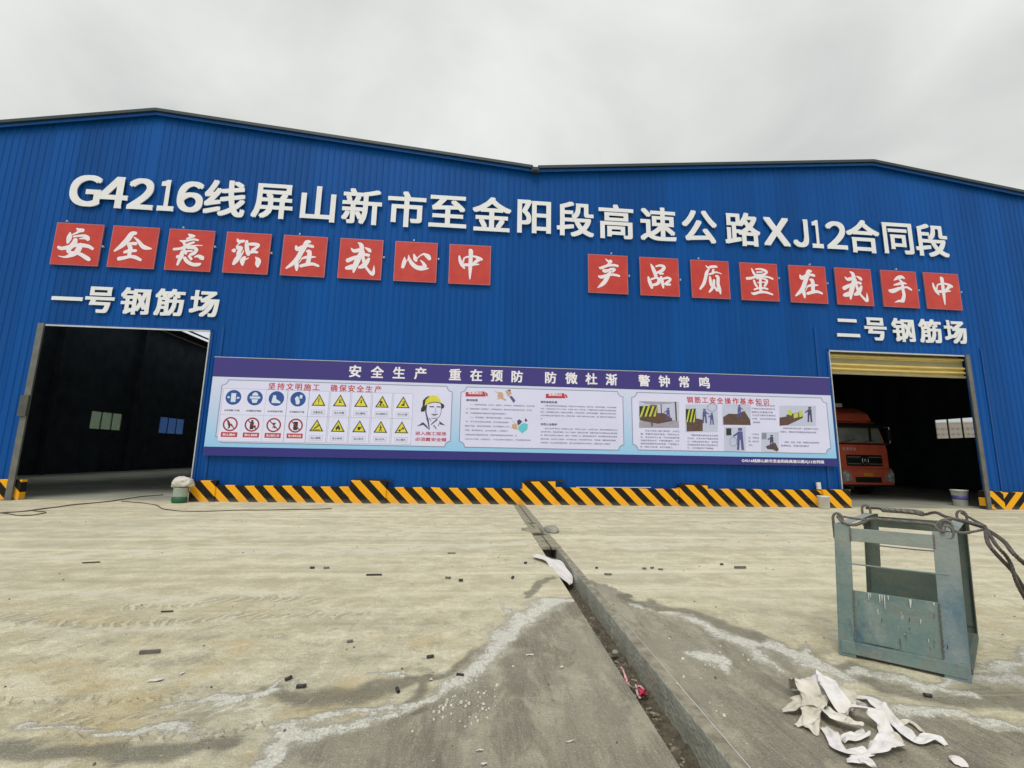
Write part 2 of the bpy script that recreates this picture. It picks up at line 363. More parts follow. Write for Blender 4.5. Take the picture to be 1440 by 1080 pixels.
CHALK = [
    [(800, 842, 6.8), (775, 848, 13.6), (745, 856, 19.4), (722, 880, 14.5), (705, 905, 16.6), (684, 930, 14.5), (655, 958, 17.5), (620, 975, 8.8), (590, 992, 12.7), (545, 1012, 11.7), (495, 1028, 13.6), (455, 1034, 19.4), (405, 1044, 25.3), (380, 1075, 21.4), (365, 1110, 19.4)],
    [(390, 1028, 15.6), (450, 1015, 12.7), (520, 1000, 7.8), (600, 985, 4.9)],
    [(525, 945, 6.8), (560, 950, 5.8)],
    [(885, 846, 3.9), (935, 862, 6.5), (990, 885, 11.6), (1040, 900, 14.2), (1080, 922, 9.0), (1098, 935, 3.9)],
    [(1040, 898, 9.0), (1080, 905, 11.6), (1120, 915, 10.3), (1150, 935, 7.7), (1180, 945, 7.7)],
    [(1165, 955, 5.1), (1202, 980, 12.8), (1255, 1001, 16.7), (1317, 1011, 14.2), (1369, 1020, 10.3), (1440, 1032, 10.3), (1600, 1055, 11.6)],
    [(1200, 940, 6.5), (1260, 955, 11.6), (1310, 970, 10.3), (1380, 985, 6.5)],
    [(1360, 940, 9.0), (1400, 935, 16.7), (1440, 930, 15.4), (1600, 930, 18.0)],
    [(1225, 995, 3.9), (1300, 1008, 3.9)],
    [(0, 1030, 7.8), (90, 1022, 11.7), (180, 1032, 9.7), (240, 1020, 7.8), (300, 1028, 5.8)],
    [(200, 985, 3.9), (290, 992, 6.8), (360, 985, 6.8), (410, 960, 3.9)],
    [(965, 915, 5.1), (990, 920, 14.2), (1010, 930, 11.6), (1030, 945, 5.1)],
    [(1080, 900, 5), (1130, 918, 12), (1160, 935, 10), (1200, 950, 8)],
    [(1330, 965, 6), (1390, 960, 16), (1440, 955, 20), (1520, 955, 20)],
    [(700, 850, 3), (735, 868, 9), (722, 890, 8)],
]
STREAK = [[(0, 782, 3.2), (200, 777, 3.2), (400, 775, 3.2), (700, 768, 2.2), (760, 762, 1.5)], [(0, 742, 2.0), (330, 752, 2.0), (700, 747, 2.0)],
          [(0, 883, 2.5), (160, 884, 2.5), (260, 878, 2)], [(850, 770, 2.5), (1100, 765, 3), (1440, 775, 3)], [(0, 835, 4), (200, 838, 4), (420, 835, 3)],
          [(960, 740, 2), (1150, 742, 2)], [(300, 1000, 3), (400, 990, 3), (350, 1012, 3)]]
TREAD = [[(0, 998, 7), (120, 1008, 9), (250, 1004, 10), (360, 996, 8), (430, 985, 4)], [(60, 1030, 7), (180, 1036, 10), (300, 1030, 9), (380, 1018, 6)], [(-150, 975, 8), (60, 985, 8), (200, 978, 8), (300, 968, 5)], [(-150, 872, 9), (0, 874, 9), (130, 876, 10), (240, 874, 10), (340, 868, 9), (440, 862, 6), (520, 858, 3)], [(180, 852, 6), (280, 848, 7), (400, 842, 7), (470, 838, 4)]]
GREEN = [[(60, 735, 12), (250, 745, 12), (420, 738, 10)], [(100, 1010, 20), (200, 960, 25)], [(900, 985, 25), (880, 1040, 30)]]
def sstep(a, b, x): t = np.clip((x-a)/(b-a), 0, 1); return t*t*(3-2*t)
def ground_masks(X, Y):
    px, py = proj_np(X, Y, np.zeros_like(X))
    far = (Y > -13.6)
    wx = (fbm(X, Y, .5, 3)-.5)*50+(fbm(X, Y, .12, 13, 3)-.5)*30; wy = (fbm(X, Y, .5, 5)-.5)*36+(fbm(X, Y, .12, 15, 3)-.5)*22
    k = np.clip((py-640)/400, .05, 1.3); qx, qy = px+wx*k, py+wy*k
    eL, eR = edge_dist(qx, qy, GREY_L), edge_dist(qx, qy, GREY_R)
    e = np.maximum(eL, eR); mud = 1-sstep(-7, 7, e)
    def lines(LL, soft=1.0, lo=.35):
        d = np.full(X.shape, 9.0)
        for l in LL: d = np.minimum(d, seg_dist(qx, qy, l))
        return 1-sstep(lo, 1.0+soft, d)
    chalk = lines(CHALK, .9, .25); dark = lines(DARKS, 1.3, 0.0); streak = lines(STREAK, 1.2)
    tread = lines(TREAD, .2)
    for a in (chalk, dark, streak, tread): a[~far] = 0
    return mud, chalk, dark, streak, tread

def ground_grid(side, Ys, S):
    X = np.array([[((xl(y)-s) if side < 0 else (xr(y)+s)) for s in S] for y in Ys]); Y = np.repeat(np.array(Ys)[:, None], len(S), 1)
    X = X.ravel(); Y = Y.ravel()
    mk = ground_masks(X, Y)
    edge = np.tile(np.array(S), len(Ys)); fade = np.clip(edge/.06, 0, 1)*np.clip((-Y)/.3, 0, 1)*np.clip((Y+16)/.5, 0, 1)*np.clip((S[-1]-edge)/1, 0, 1)
    z = ((fbm(X, Y, .35, 21)-.5)*.012+(fbm(X, Y, .06, 31, 2)-.5)*.005*mk[0]+mk[1]*.004)*fade
    n = len(S); F = []
    for j in range(len(Ys)-1):
        b = j*n
        for i in range(n-1):
            q = (b+i, b+i+1, b+n+i+1, b+n+i); F.append(q if side > 0 else q[::-1])
    return np.stack([X, Y, z], 1), F, mk
Ys = [-16.0]
while Ys[-1] < -.001: Ys.append(min(0.0, Ys[-1]+(.16 if Ys[-1] < -12.6 else max(.028, .028+.011*(Ys[-1]+12.6)))))
S = [0.0]
while S[-1] < 26: S.append(S[-1]+(.035 if S[-1] < 4 else .035+(S[-1]-4)*.03))
S = [min(s, 26.0) for s in S]
VA, FA, MA = ground_grid(-1, Ys, S); VB, FB, MBk = ground_grid(1, Ys, S)
V = np.concatenate([VA, VB]); F = FA+[tuple(i+len(VA) for i in f) for f in FB]
mk = [np.concatenate([a, b]) for a, b in zip(MA, MBk)]
# outer apron of the same sheet, out to the horizon
nb = len(V); B = 900.0; yb = -16.0
lx0, lx1 = xl(yb)-26, xl(0)-26; rx0, rx1 = xr(yb)+26, xr(0)+26
ov = [(-B, -B, 0), (B, -B, 0), (B, yb, 0), (-B, yb, 0), (-B, 0, 0), (lx1, 0, 0), (lx0, yb, 0), (rx0, yb, 0), (rx1, 0, 0), (B, 0, 0),
      (-B, B, 0), (-23.6, B, 0), (-23.6, 0, 0), (27.45, 0, 0), (27.45, B, 0), (B, B, 0), (-23.6, 36.2, 0), (27.45, 36.2, 0)]
of = [(0, 1, 2, 3), (3, 6, 5, 4), (7, 2, 9, 8), (4, 12, 11, 10), (13, 9, 15, 14), (16, 17, 14, 11)]
V = np.concatenate([V, np.array(ov, float)]); F += [tuple(nb+i for i in f) for f in of]
me = bpy.data.meshes.new('ground'); me.from_pydata(V.tolist(), [], F)
pad = len(ov)
mask = np.ones((len(V), 4)); mask[:nb, 0] = mk[0]; mask[:nb, 1] = mk[1]; mask[:nb, 2] = mk[2]; mask[:nb, 3] = mk[3]
mask[nb:, 1:] = 0
for nm, arr in (('mud', mask[:, 0]), ('chalk', mask[:, 1]), ('damp', mask[:, 2]), ('streak', mask[:, 3]), ('tread', np.concatenate([mk[4], np.zeros(pad)]))):
    at = me.attributes.new(nm, 'FLOAT', 'POINT'); at.data.foreach_set('value', arr.astype(np.float32))
def ground_mat():
    m = bpy.data.materials.new('dusty_concrete_yard'); m.use_nodes = True; N, L = m.node_tree.nodes, m.node_tree.links
    b = N['Principled BSDF']; b.inputs['Roughness'].default_value = .88; b.inputs['Specular IOR Level'].default_value = .25
    tc = N.new('ShaderNodeTexCoord')
    def attr(n): a = N.new('ShaderNodeAttribute'); a.attribute_name = n; return a.outputs['Fac']
    def noi(scale, det=6, rough=.6, st=(1, 1, 1), dist=0):
        mp = N.new('ShaderNodeMapping'); mp.inputs['Scale'].default_value = st; L.new(tc.outputs['Object'], mp.inputs[0])
        n = N.new('ShaderNodeTexNoise'); n.inputs['Scale'].default_value = scale; n.inputs['Detail'].default_value = det; n.inputs['Roughness'].default_value = rough; n.inputs['Distortion'].default_value = dist
        L.new(mp.outputs[0], n.inputs['Vector']); return n.outputs[0]
    def mth(op, a, bb=None, c=None):
        n = N.new('ShaderNodeMath'); n.operation = op
        for i, q in enumerate((a, bb, c)):
            if q is None: continue
            if isinstance(q, (int, float)): n.inputs[i].default_value = q
            else: L.new(q, n.inputs[i])
        return n.outputs[0]
    def mr(x, a, b2, c=0, d=1):
        n = N.new('ShaderNodeMapRange'); n.interpolation_type = 'SMOOTHSTEP'; L.new(x, n.inputs[0])
        for i, q in enumerate((a, b2, c, d)): n.inputs[i+1].default_value = q
        return n.outputs[0]
    def mix(f, a, c):
        n = N.new('ShaderNodeMix'); n.data_type = 'RGBA'
        if isinstance(f, (int, float)): n.inputs[0].default_value = f
        else: L.new(f, n.inputs[0])
        for i, q in ((6, a), (7, c)):
            if isinstance(q, tuple): n.inputs[i].default_value = (*q, 1)
            else: L.new(q, n.inputs[i])
        return n.outputs[2]
    big = noi(.4, 8, .68, (1, 1.3, 1), .2); med = noi(2.4, 9, .72, (1, 1.25, 1)); fine = noi(22, 8, .7); grit = noi(90, 4, .7)
    lng = noi(1.0, 6, .6, (.13, 2.4, 1), .1)
    # dried mud
    mudc = mix(mr(med, .36, .64), (.56, .505, .34), (.84, .78, .57))
    mudc = mix(mr(fine, .38, .60, 0, .38), mudc, (.44, .40, .265))
    mudc = mix(mr(fine, .52, .72, 0, .5), mudc, (.78, .73, .57))
    mudc = mix(mr(big, .45, .66, 0, .55), mudc, (.50, .475, .35))
    sy = N.new('ShaderNodeSeparateXYZ'); L.new(tc.outputs['Object'], sy.inputs[0]); near = mr(sy.outputs[1], -8.2, -10.4)
    blot = noi(4.5, 10, .78, (1, 1, 1), .1); och = noi(1.3, 6, .65, (1, 1, 1), .3)
    mudc = mix(mth('MULTIPLY', near, mr(blot, .51, .60, 0, .7)), mudc, (.36, .335, .24)); mudc = mix(mth('MULTIPLY', near, mr(blot, .47, .38, 0, .7)), mudc, (.84, .80, .64)); mudc = mix(mth('MULTIPLY', near, mr(och, .5, .66, 0, .6)), mudc, (.60, .47, .23))
    farm = mth('SUBTRACT', 1.0, mth('MULTIPLY', near, .7))
    mudc = mix(mth('MULTIPLY', farm, mr(lng, .50, .66, 0, .6)), mudc, (.86, .81, .63))
    mudc = mix(mth('MULTIPLY', farm, mr(lng, .32, .47, .55, 0)), mudc, (.46, .42, .29))
    mudc = mix(mth('MULTIPLY', attr('streak'), mr(fine, .3, .6, .4, .9)), mudc, (.74, .70, .56))
    # bare grey slab with broom marks along the drain
    broom = noi(14, 5, .7, (5, .35, 1)); gm = noi(1.6, 6, .6, (1.5, .5, 1), .3)
    grey = mix(mr(gm, .3, .7), (.205, .185, .14), (.36, .335, .255))
    grey = mix(mr(broom, .4, .7, 0, .55), grey, (.40, .38, .31))
    dust = noi(3.1, 8, .72, (1.4, .6, 1), .5); grey = mix(mr(dust, .47, .62, 0, .65), grey, (.50, .465, .345)); wet = noi(2.0, 7, .7, (1.8, .5, 1), .6); grey = mix(mr(wet, .52, .62, 0, .5), grey, (.16, .145, .11)); grey = mix(mr(fine, .58, .74, 0, .5), grey, (.52, .50, .41))
    mudm = mr(mth('ADD', attr('mud'), mth('MULTIPLY', mth('SUBTRACT', fine, .5), .9)), .35, .65)
    col = mix(mudm, grey, mudc)
    dk = mth('MULTIPLY', mr(mth('ADD', attr('damp'), mth('MULTIPLY', mth('SUBTRACT', med, .5), .9)), .3, .9), .78)
    col = mix(dk, col, (.155, .145, .115))
    sx = N.new('ShaderNodeSeparateXYZ'); L.new(tc.outputs['Object'], sx.inputs[0])
    yy = mth('SINE', mth('MULTIPLY', sx.outputs[1], 16.0))
    ph = mth('ADD', mth('ADD', sx.outputs[0], mth('MULTIPLY', yy, .05)), mth('MULTIPLY', mth('SUBTRACT', med, .5), .35))
    wv = mth('SINE', mth('MULTIPLY', ph, 58.0)); trd = mth('MULTIPLY', attr('tread'), mth('MULTIPLY', mr(wv, -.2, .5), mr(med, .35, .6, .25, 1)))
    col = mix(mth('MULTIPLY', trd, .42), col, (.27, .245, .175)); col = mix(mth('MULTIPLY', attr('tread'), mr(wv, -.4, -.9, 0, .4)), col, (.80, .75, .60))
    hair = noi(6.0, 4, .7, (.06, 7, 1)); col = mix(mth('MULTIPLY', mr(hair, .54, .66, 0, .22), attr('mud')), col, (.35, .32, .22)); col = mix(mth('MULTIPLY', mr(hair, .44, .34, 0, .25), attr('mud')), col, (.84, .79, .63))
    spk = noi(38, 6, .75); brk = noi(7, 7, .7)
    ch = mr(mth('ADD', attr('chalk'), mth('ADD', mth('MULTIPLY', mth('SUBTRACT', spk, .5), 1.5), mth('MULTIPLY', mth('SUBTRACT', brk, .5), 1.5))), .38, .95)
    ch2 = mr(mth('ADD', mth('MULTIPLY', attr('chalk'), .55), mth('MULTIPLY', mth('SUBTRACT', med, .5), 1.2)), .05, .5, 0, .7); col = mix(ch2, col, (.68, .645, .50))
    col = mix(mth('MULTIPLY', ch, .92), col, mix(mr(grit, .4, .65), (.70, .68, .57), (.97, .96, .90)))
    crk = mth('MULTIPLY', attr('chalk'), mr(noi(16, 5, .8, (1, 1, 1), 1.2), .46, .50, 0, 1)); crk = mth('MULTIPLY', crk, mr(noi(16, 5, .8, (1, 1, 1), 1.2), .50, .54, .5, 0)); col = mix(crk, col, (.25, .235, .19))
    sand = noi(140, 3, .8); agg = noi(55, 3, .55); col = mix(mr(grit, .58, .72, 0, .6), col, (.20, .18, .13)); col = mix(mr(sand, .54, .70, 0, .48), col, (.90, .86, .72)); col = mix(mr(sand, .46, .30, 0, .5), col, (.22, .20, .145)); col = mix(mr(agg, .66, .72, 0, .7), col, (.17, .155, .12)); col = mix(mr(agg, .33, .28, 0, .6), col, (.88, .85, .74))
    L.new(col, b.inputs['Base Color'])
    h = mth('ADD', mth('ADD', mth('MULTIPLY', fine, .8), mth('MULTIPLY', grit, .4)), mth('ADD', mth('MULTIPLY', med, .9), mth('SUBTRACT', mth('MULTIPLY', ch, .45), mth('MULTIPLY', trd, .55))))
    bp = N.new('ShaderNodeBump'); bp.inputs['Strength'].default_value = .9; bp.inputs['Distance'].default_value = .03; L.new(h, bp.inputs['Height']); L.new(bp.outputs[0], b.inputs['Normal'])
    return m
M['ground'] = ground_mat(); me.materials.append(M['ground']); me.update()
me.polygons.foreach_set('use_smooth', [True]*len(me.polygons))
structure(link('ground', me))
# channel: walls, bed and debris
t = MB(); y0, y1 = -16.0, -.02
def chan(t, xa, xb, z0, z1, ya, yb, n=24):
    vs, fs = [], []
    for i in range(n+1):
        y = ya+(yb-ya)*i/n; a, b2 = xa(y), xb(y); vs += [(a, y, z0), (b2, y, z0), (b2, y, z1), (a, y, z1)]
        if i < n: k = 4*i; fs += [(k+1, k+5, k+6, k+2), (k+3, k+2, k+6, k+7), (k, k+3, k+7, k+4)]
    fs += [(0, 1, 2, 3), (4*n+3, 4*n+2, 4*n+1, 4*n)]
    t.add(vs, fs)
_m = M['drain_wall']; _N, _L = _m.node_tree.nodes, _m.node_tree.links; _b = _N['Principled BSDF']; _src = _b.inputs['Base Color'].links[0].from_socket
_g = _N.new('ShaderNodeNewGeometry'); _sx = _N.new('ShaderNodeSeparateXYZ'); _L.new(_g.outputs['True Normal'], _sx.inputs[0]); _gt = _N.new('ShaderNodeMapRange'); _gt.inputs[1].default_value = .5; _gt.inputs[2].default_value = .9; _gt.inputs[4].default_value = .85; _L.new(_sx.outputs[2], _gt.inputs[0])
_dn = _N.new('ShaderNodeTexNoise'); _dn.inputs['Scale'].default_value = 9; _dn.inputs['Detail'].default_value = 8; _tcx = _N.new('ShaderNodeTexCoord'); _L.new(_tcx.outputs['Object'], _dn.inputs['Vector'])
_dr = _N.new('ShaderNodeValToRGB'); _dr.color_ramp.elements[0].color = (.15, .125, .085, 1); _dr.color_ramp.elements[0].position = .35; _dr.color_ramp.elements[1].color = (.36, .33, .24, 1); _dr.color_ramp.elements[1].position = .68; _L.new(_dn.outputs[0], _dr.inputs[0])
_mm = _N.new('ShaderNodeMix'); _mm.data_type = 'RGBA'; _L.new(_gt.outputs[0], _mm.inputs[0]); _L.new(_src, _mm.inputs[6]); _L.new(_dr.outputs[0], _mm.inputs[7]); _L.new(_mm.outputs[2], _b.inputs['Base Color'])   # settled dirt on the flat top
IN = lambda y: xr(y)-.085+.02*math.sin(y*2)*0
for k in range(13):                         # the right wall was poured in lengths, with open joints
    ya = -16+k*1.25; yb_ = min(ya+1.243, -.02)
    t = MB(); chan(t, lambda y: IN(y), lambda y: xr(y)+.0, -.45, .003+.0015*(k % 3), ya, yb_, 6)
    o = t.build('drain_wall', M['drain_wall']); structure(o); bevel(o, .012, 2)
t = MB(); chan(t, lambda y: xl(y)-.12, lambda y: xl(y), -.45, -.006, y0, y1); structure(t.build('drain_wall', M['drain_wall']))
vs, fs = [], []; nx, ny = 12, 420
for j in range(ny+1):
    y = y0+(y1-y0)*j/ny
    for i in range(nx+1):
        x = xl(y)+(IN(y)-xl(y))*i/nx
        vs.append((x, y, -.225+.035*noise.noise(Vector((x*9, y*7, 0)))+.02*noise.noise(Vector((x*30, y*26, 4)))+.05*abs(i/nx-.5)))
        if i < nx and j < ny: k = j*(nx+1)+i; fs.append((k, k+1, k+nx+2, k+nx+1))
M['silt'] = mat('drain_silt', (.05, .042, .03), .95, 0, .5, 14, 1.0, 60, col2=(.17, .145, .10), detail=8)
t = MB(); t.add(vs, fs); structure(t.build('drain_bed', M['silt']))
M['chip'] = mat('pale_chip', (.09, .075, .05), .9, 0, .45, 9, 0, 30, col2=(.40, .36, .27))
t = MB()
for k in range(900):
    y = random.uniform(-12.2, -4); x = random.uniform(xl(y)+.02, IN(y)-.02); s = random.uniform(.004, .013)*(1 if random.random() < .93 else 1.8)
    rot = Matrix.Rotation(random.uniform(0, 6.3), 3, 'Z') @ Matrix.Rotation(random.uniform(-.5, .5), 3, 'X')
    t.box(x-s, x+s, y-s*random.uniform(.3, 1), y+s*.5, -.222, -.214+s*.3, rot)
stuff(t.build('drain_litter', M['chip']), 'dead leaves and chips lying on the bed of the open drain', 'litter')
# white chips of laitance along the edge of the mud, and loose grit
t = MB()
def pebble(t, x, y, s, z=0):
    n = 6; a0 = random.uniform(0, 6.3); h = s*random.uniform(.4, .9)
    bot = [(x+s*math.cos(a0+i*1.047)*random.uniform(.7, 1.2), y+s*math.sin(a0+i*1.047)*random.uniform(.7, 1.2), z-.002) for i in range(n)]
    top = [(x+(p[0]-x)*.65, y+(p[1]-y)*.65, z+h) for p in bot]
    t.add(bot+top, [(i, (i+1) % n, (i+1) % n+n, i+n) for i in range(n)]+[tuple(range(n, 2*n))])
for k in range(230):
    c = random.choice([(655, 975, 40, 22), (640, 985, 30, 20), (700, 915, 30, 25), (620, 1000, 30, 14), (640, 960, 60, 35), (560, 1010, 60, 20), (1000, 925, 40, 20), (960, 960, 60, 50), (680, 990, 25, 25)])
    q = G(random.gauss(c[0], c[2]*.6), random.gauss(c[1], c[3]*.6))
    if xl(q.y)-.02 < q.x < xr(q.y)+.02: continue
    pebble(t, q.x, q.y, .0022+.010*random.random()**2.2, .002)
M['white_chip'] = mat('white_laitance_chip', (.62, .60, .52), .9, 0, .2, 20)
stuff(t.build('white_chips', M['white_chip']), 'white mortar crumbs scattered along the edge of the grey slab', 'crumbs')
t = MB()
for k in range(700):
    y = -12.4+11.5*random.random()**1.7; x = random.uniform(-(y+16)*1.25, (y+16)*1.3)
    if xl(y)-.02 < x < xr(y)+.02: continue
    pebble(t, x, y, (.002+.008*random.random()**2.5)*(1+(y+12)*.05), .003)
M['grit'] = mat('grey_grit', (.13, .12, .09), .9, 0, .5, 9)
stuff(t.build('loose_grit', M['grit']), 'small dark grit strewn over the dusty yard', 'grit')

# ================================================================= BUILDINGS
XL, XV, XR_ = -23.45, 1.79, 27.30; PKL, PKR = (-10.83, 12.50), (14.55, 12.60); EV = 11.37; EVL, EVR = 10.15, 10.85; DEPTH = 36.0
DL = (-13.23, -8.32, 5.14); DR = (12.16, 17.44, 5.29)       # doorways x0,x1,head
def roofz(x):
    if x <= PKL[0]: return EVL+(PKL[1]-EVL)*(x-XL)/(PKL[0]-XL)
    if x <= XV: return PKL[1]+(EV-PKL[1])*(x-PKL[0])/(XV-PKL[0])
    if x <= PKR[0]: return EV+(PKR[1]-EV)*(x-XV)/(PKR[0]-XV)
    return PKR[1]+(EVR-PKR[1])*(x-PKR[0])/(XR_-PKR[0])
hallL = thing('steel_workshop', 'blue sheet steel gabled hall with the open doorway on the left, hall number one', 'building', (0, 0, 0), 0, 'steel workshop halls')
hallR = thing('steel_workshop', 'blue sheet steel gabled hall with the half raised roller shutter and lorry, hall number two', 'building', (0, 0, 0), 0, 'steel workshop halls')
PIT = .205; SHW = PIT*4
def ribs_profile(x0, x1):
    """trapezoid ribs: (x, y) pairs"""
    P = []; k = math.ceil((x0-1e-6)/PIT)
    P.append((x0, 0)); 
    while k*PIT < x1-.07:
        a = k*PIT
        if a >= x0-1e-6:
            for dxx, yy in ((.014, 0), (.034, -.019), (.060, -.019), (.080, 0)):
                if a+dxx < x1: P.append((a+dxx, yy))
        k += 1
    P.append((x1, 0)); return P
def front_sheet(x0, x1, zb, parent, lap):
    cuts = [x0]+[c for c in (DL[0], DL[1], DR[0], DR[1], PKL[0], PKR[0]) if x0 < c < x1]+[x1]
    t = MB()
    for a, b in zip(cuts[:-1], cuts[1:]):
        mid = (a+b)/2; z0 = DL[2] if DL[0] < mid < DL[1] else (DR[2] if DR[0] < mid < DR[1] else zb)
        P = ribs_profile(a, b); vs = []
        for x, y in P: vs += [(x, y-lap, z0), (x, y-lap, roofz(x)-.02)]
        t.add(vs, [(2*i, 2*i+2, 2*i+3, 2*i+1) for i in range(len(P)-1)])
    return t.build('wall_sheet', M['blue'], parent)
def sheets(xa, xb, parent):
    x = xa; i = 0
    while x < xb-.01:
        nx_ = min((math.floor(x/SHW+1e-6)+1)*SHW, xb)
        if nx_-x < .1: nx_ = min(nx_+SHW, xb)
        front_sheet(x, nx_, .05, parent, .0012*(i % 2)+.0006*((i*7) % 3)); x = nx_; i += 1
sheets(XL, XV, hallL); sheets(XV, XR_, hallR)
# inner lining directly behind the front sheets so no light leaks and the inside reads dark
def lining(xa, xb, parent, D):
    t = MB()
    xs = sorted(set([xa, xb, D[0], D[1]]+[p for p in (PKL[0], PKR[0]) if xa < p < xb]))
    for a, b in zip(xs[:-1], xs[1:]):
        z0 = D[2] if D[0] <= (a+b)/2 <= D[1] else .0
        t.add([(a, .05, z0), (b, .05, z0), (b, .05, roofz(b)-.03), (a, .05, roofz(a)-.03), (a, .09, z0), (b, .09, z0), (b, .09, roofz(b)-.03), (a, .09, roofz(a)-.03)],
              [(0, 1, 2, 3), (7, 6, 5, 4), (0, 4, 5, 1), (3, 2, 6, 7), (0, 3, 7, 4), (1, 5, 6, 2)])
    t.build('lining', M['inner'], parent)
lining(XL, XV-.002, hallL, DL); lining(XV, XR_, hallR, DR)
def yz_wall(t, X, th, holes, y0, y1, z0, z1):
    """side wall on plane x=X with rectangular openings (ya,yb,za,zb)"""
    ys = sorted(set([y0, y1]+[h[0] for h in holes]+[h[1] for h in holes]))
    for a, b in zip(ys[:-1], ys[1:]):
        hs = sorted([h for h in holes if h[0] <= (a+b)/2 <= h[1]], key=lambda h: h[2]); z = z0
        for h in hs:
            if h[2] > z: t.box(X, X+th, a, b, z, h[2])
            z = h[3]
        if z < z1: t.box(X, X+th, a, b, z, z1)
def window_yz(X, ya, yb, za, zb, n, parent, tint, xin):
    f = MB(); f.box(X-.03, X+.03, ya, yb, za, za+.06); f.box(X-.03, X+.03, ya, yb, zb-.06, zb); f.box(X-.03, X+.03, ya, ya+.06, za+.06, zb-.06); f.box(X-.03, X+.03, yb-.06, yb, za+.06, zb-.06)
    for k in range(1, n): y = ya+(yb-ya)*k/n; f.box(X-.03, X+.03, y-.03, y+.03, za+.06, zb-.06)
    fr = f.build('window', M['steel_dark'], parent)
    for k in range(n):
        a = ya+(yb-ya)*k/n+.04; b = ya+(yb-ya)*(k+1)/n-.04; p = MB(); p.box(X-.006+.012*(k % 2), X+.0+.012*(k % 2), a, b, za+.05, zb-.05); p.build('pane', tint, fr)
M['pane_green'] = mat('dusty_green_pane', (.26, .33, .29), .25, 0, .1, 2, trans=1)
M['pane_blue'] = mat('blue_film_pane', (.07, .16, .5), .3, 0, .5, 9, trans=1)
wL = [(14.9, 17.4, 2.58, 3.76), (20.9, 23.8, 2.6, 3.9), (6.0, 9.0, 2.6, 3.8), (27, 30, 2.6, 3.8)]
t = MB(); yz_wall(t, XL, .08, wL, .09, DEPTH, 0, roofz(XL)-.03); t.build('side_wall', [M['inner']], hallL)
t = MB(); t.box(XL-.03, XL-.002, 0, DEPTH, 0, 2.5); t.box(XL-.03, XL-.002, 0, DEPTH, 4.0, 10.05); t.build('side_cladding', M['blue'], hallL)
window_yz(XL+.04, *wL[0], 3, hallL, M['pane_green'], 1); window_yz(XL+.04, *wL[1], 3, hallL, M['pane_blue'], 1)
window_yz(XL+.04, *wL[2], 4, hallL, M['pane_green'], 1); window_yz(XL+.04, *wL[3], 4, hallL, M['pane_green'], 1)
M['fibre'] = bpy.data.materials.new('translucent_fibreglass'); M['fibre'].use_nodes = True
_n, _l = M['fibre'].node_tree.nodes, M['fibre'].node_tree.links; _n.remove(_n['Principled BSDF'])
_t = _n.new('ShaderNodeBsdfTranslucent'); _t.inputs[0].default_value = (.95, .97, 1, 1); _p = _n.new('ShaderNodeBsdfTransparent'); _p.inputs[0].default_value = (.95, .97, 1, 1)
_m = _n.new('ShaderNodeMixShader'); _m.inputs[0].default_value = .93; _l.new(_t.outputs[0], _m.inputs[1]); _l.new(_p.outputs[0], _m.inputs[2]); _l.new(_m.outputs[0], _n['Material Output'].inputs[0])
def roof_hit(px, py, sl=(PKL[1]-EVL)/(PKL[0]-XL)):
    d = ray(px, py); t_ = (PKL[1]-.03-sl*PKL[0]-CAM_H)/(d.z-sl*d.x); return t_*d.x
SKX = sorted((roof_hit(294, 483), roof_hit(294, 464.5)))      # rooflight strip let into the left slope, running the length of the hall
# right hall
wR = [(7.2, 10.25, 2.86, 4.07), (14, 17, 2.86, 4.07), (24, 27, 2.86, 4.07)]
t = MB(); yz_wall(t, XR_-.08, .08, wR, .09, DEPTH, 0, roofz(XR_)-.03); t.build('side_wall', M['inner'], hallR)
t = MB(); yz_wall(t, XR_+.002, .03, wR, 0, DEPTH, 0, roofz(XR_)-.03); t.build('side_cladding', M['blue'], hallR)
for k, h in enumerate(wR):
    window_yz(XR_-.04, *h, 4, hallR, M['glass'], -1)
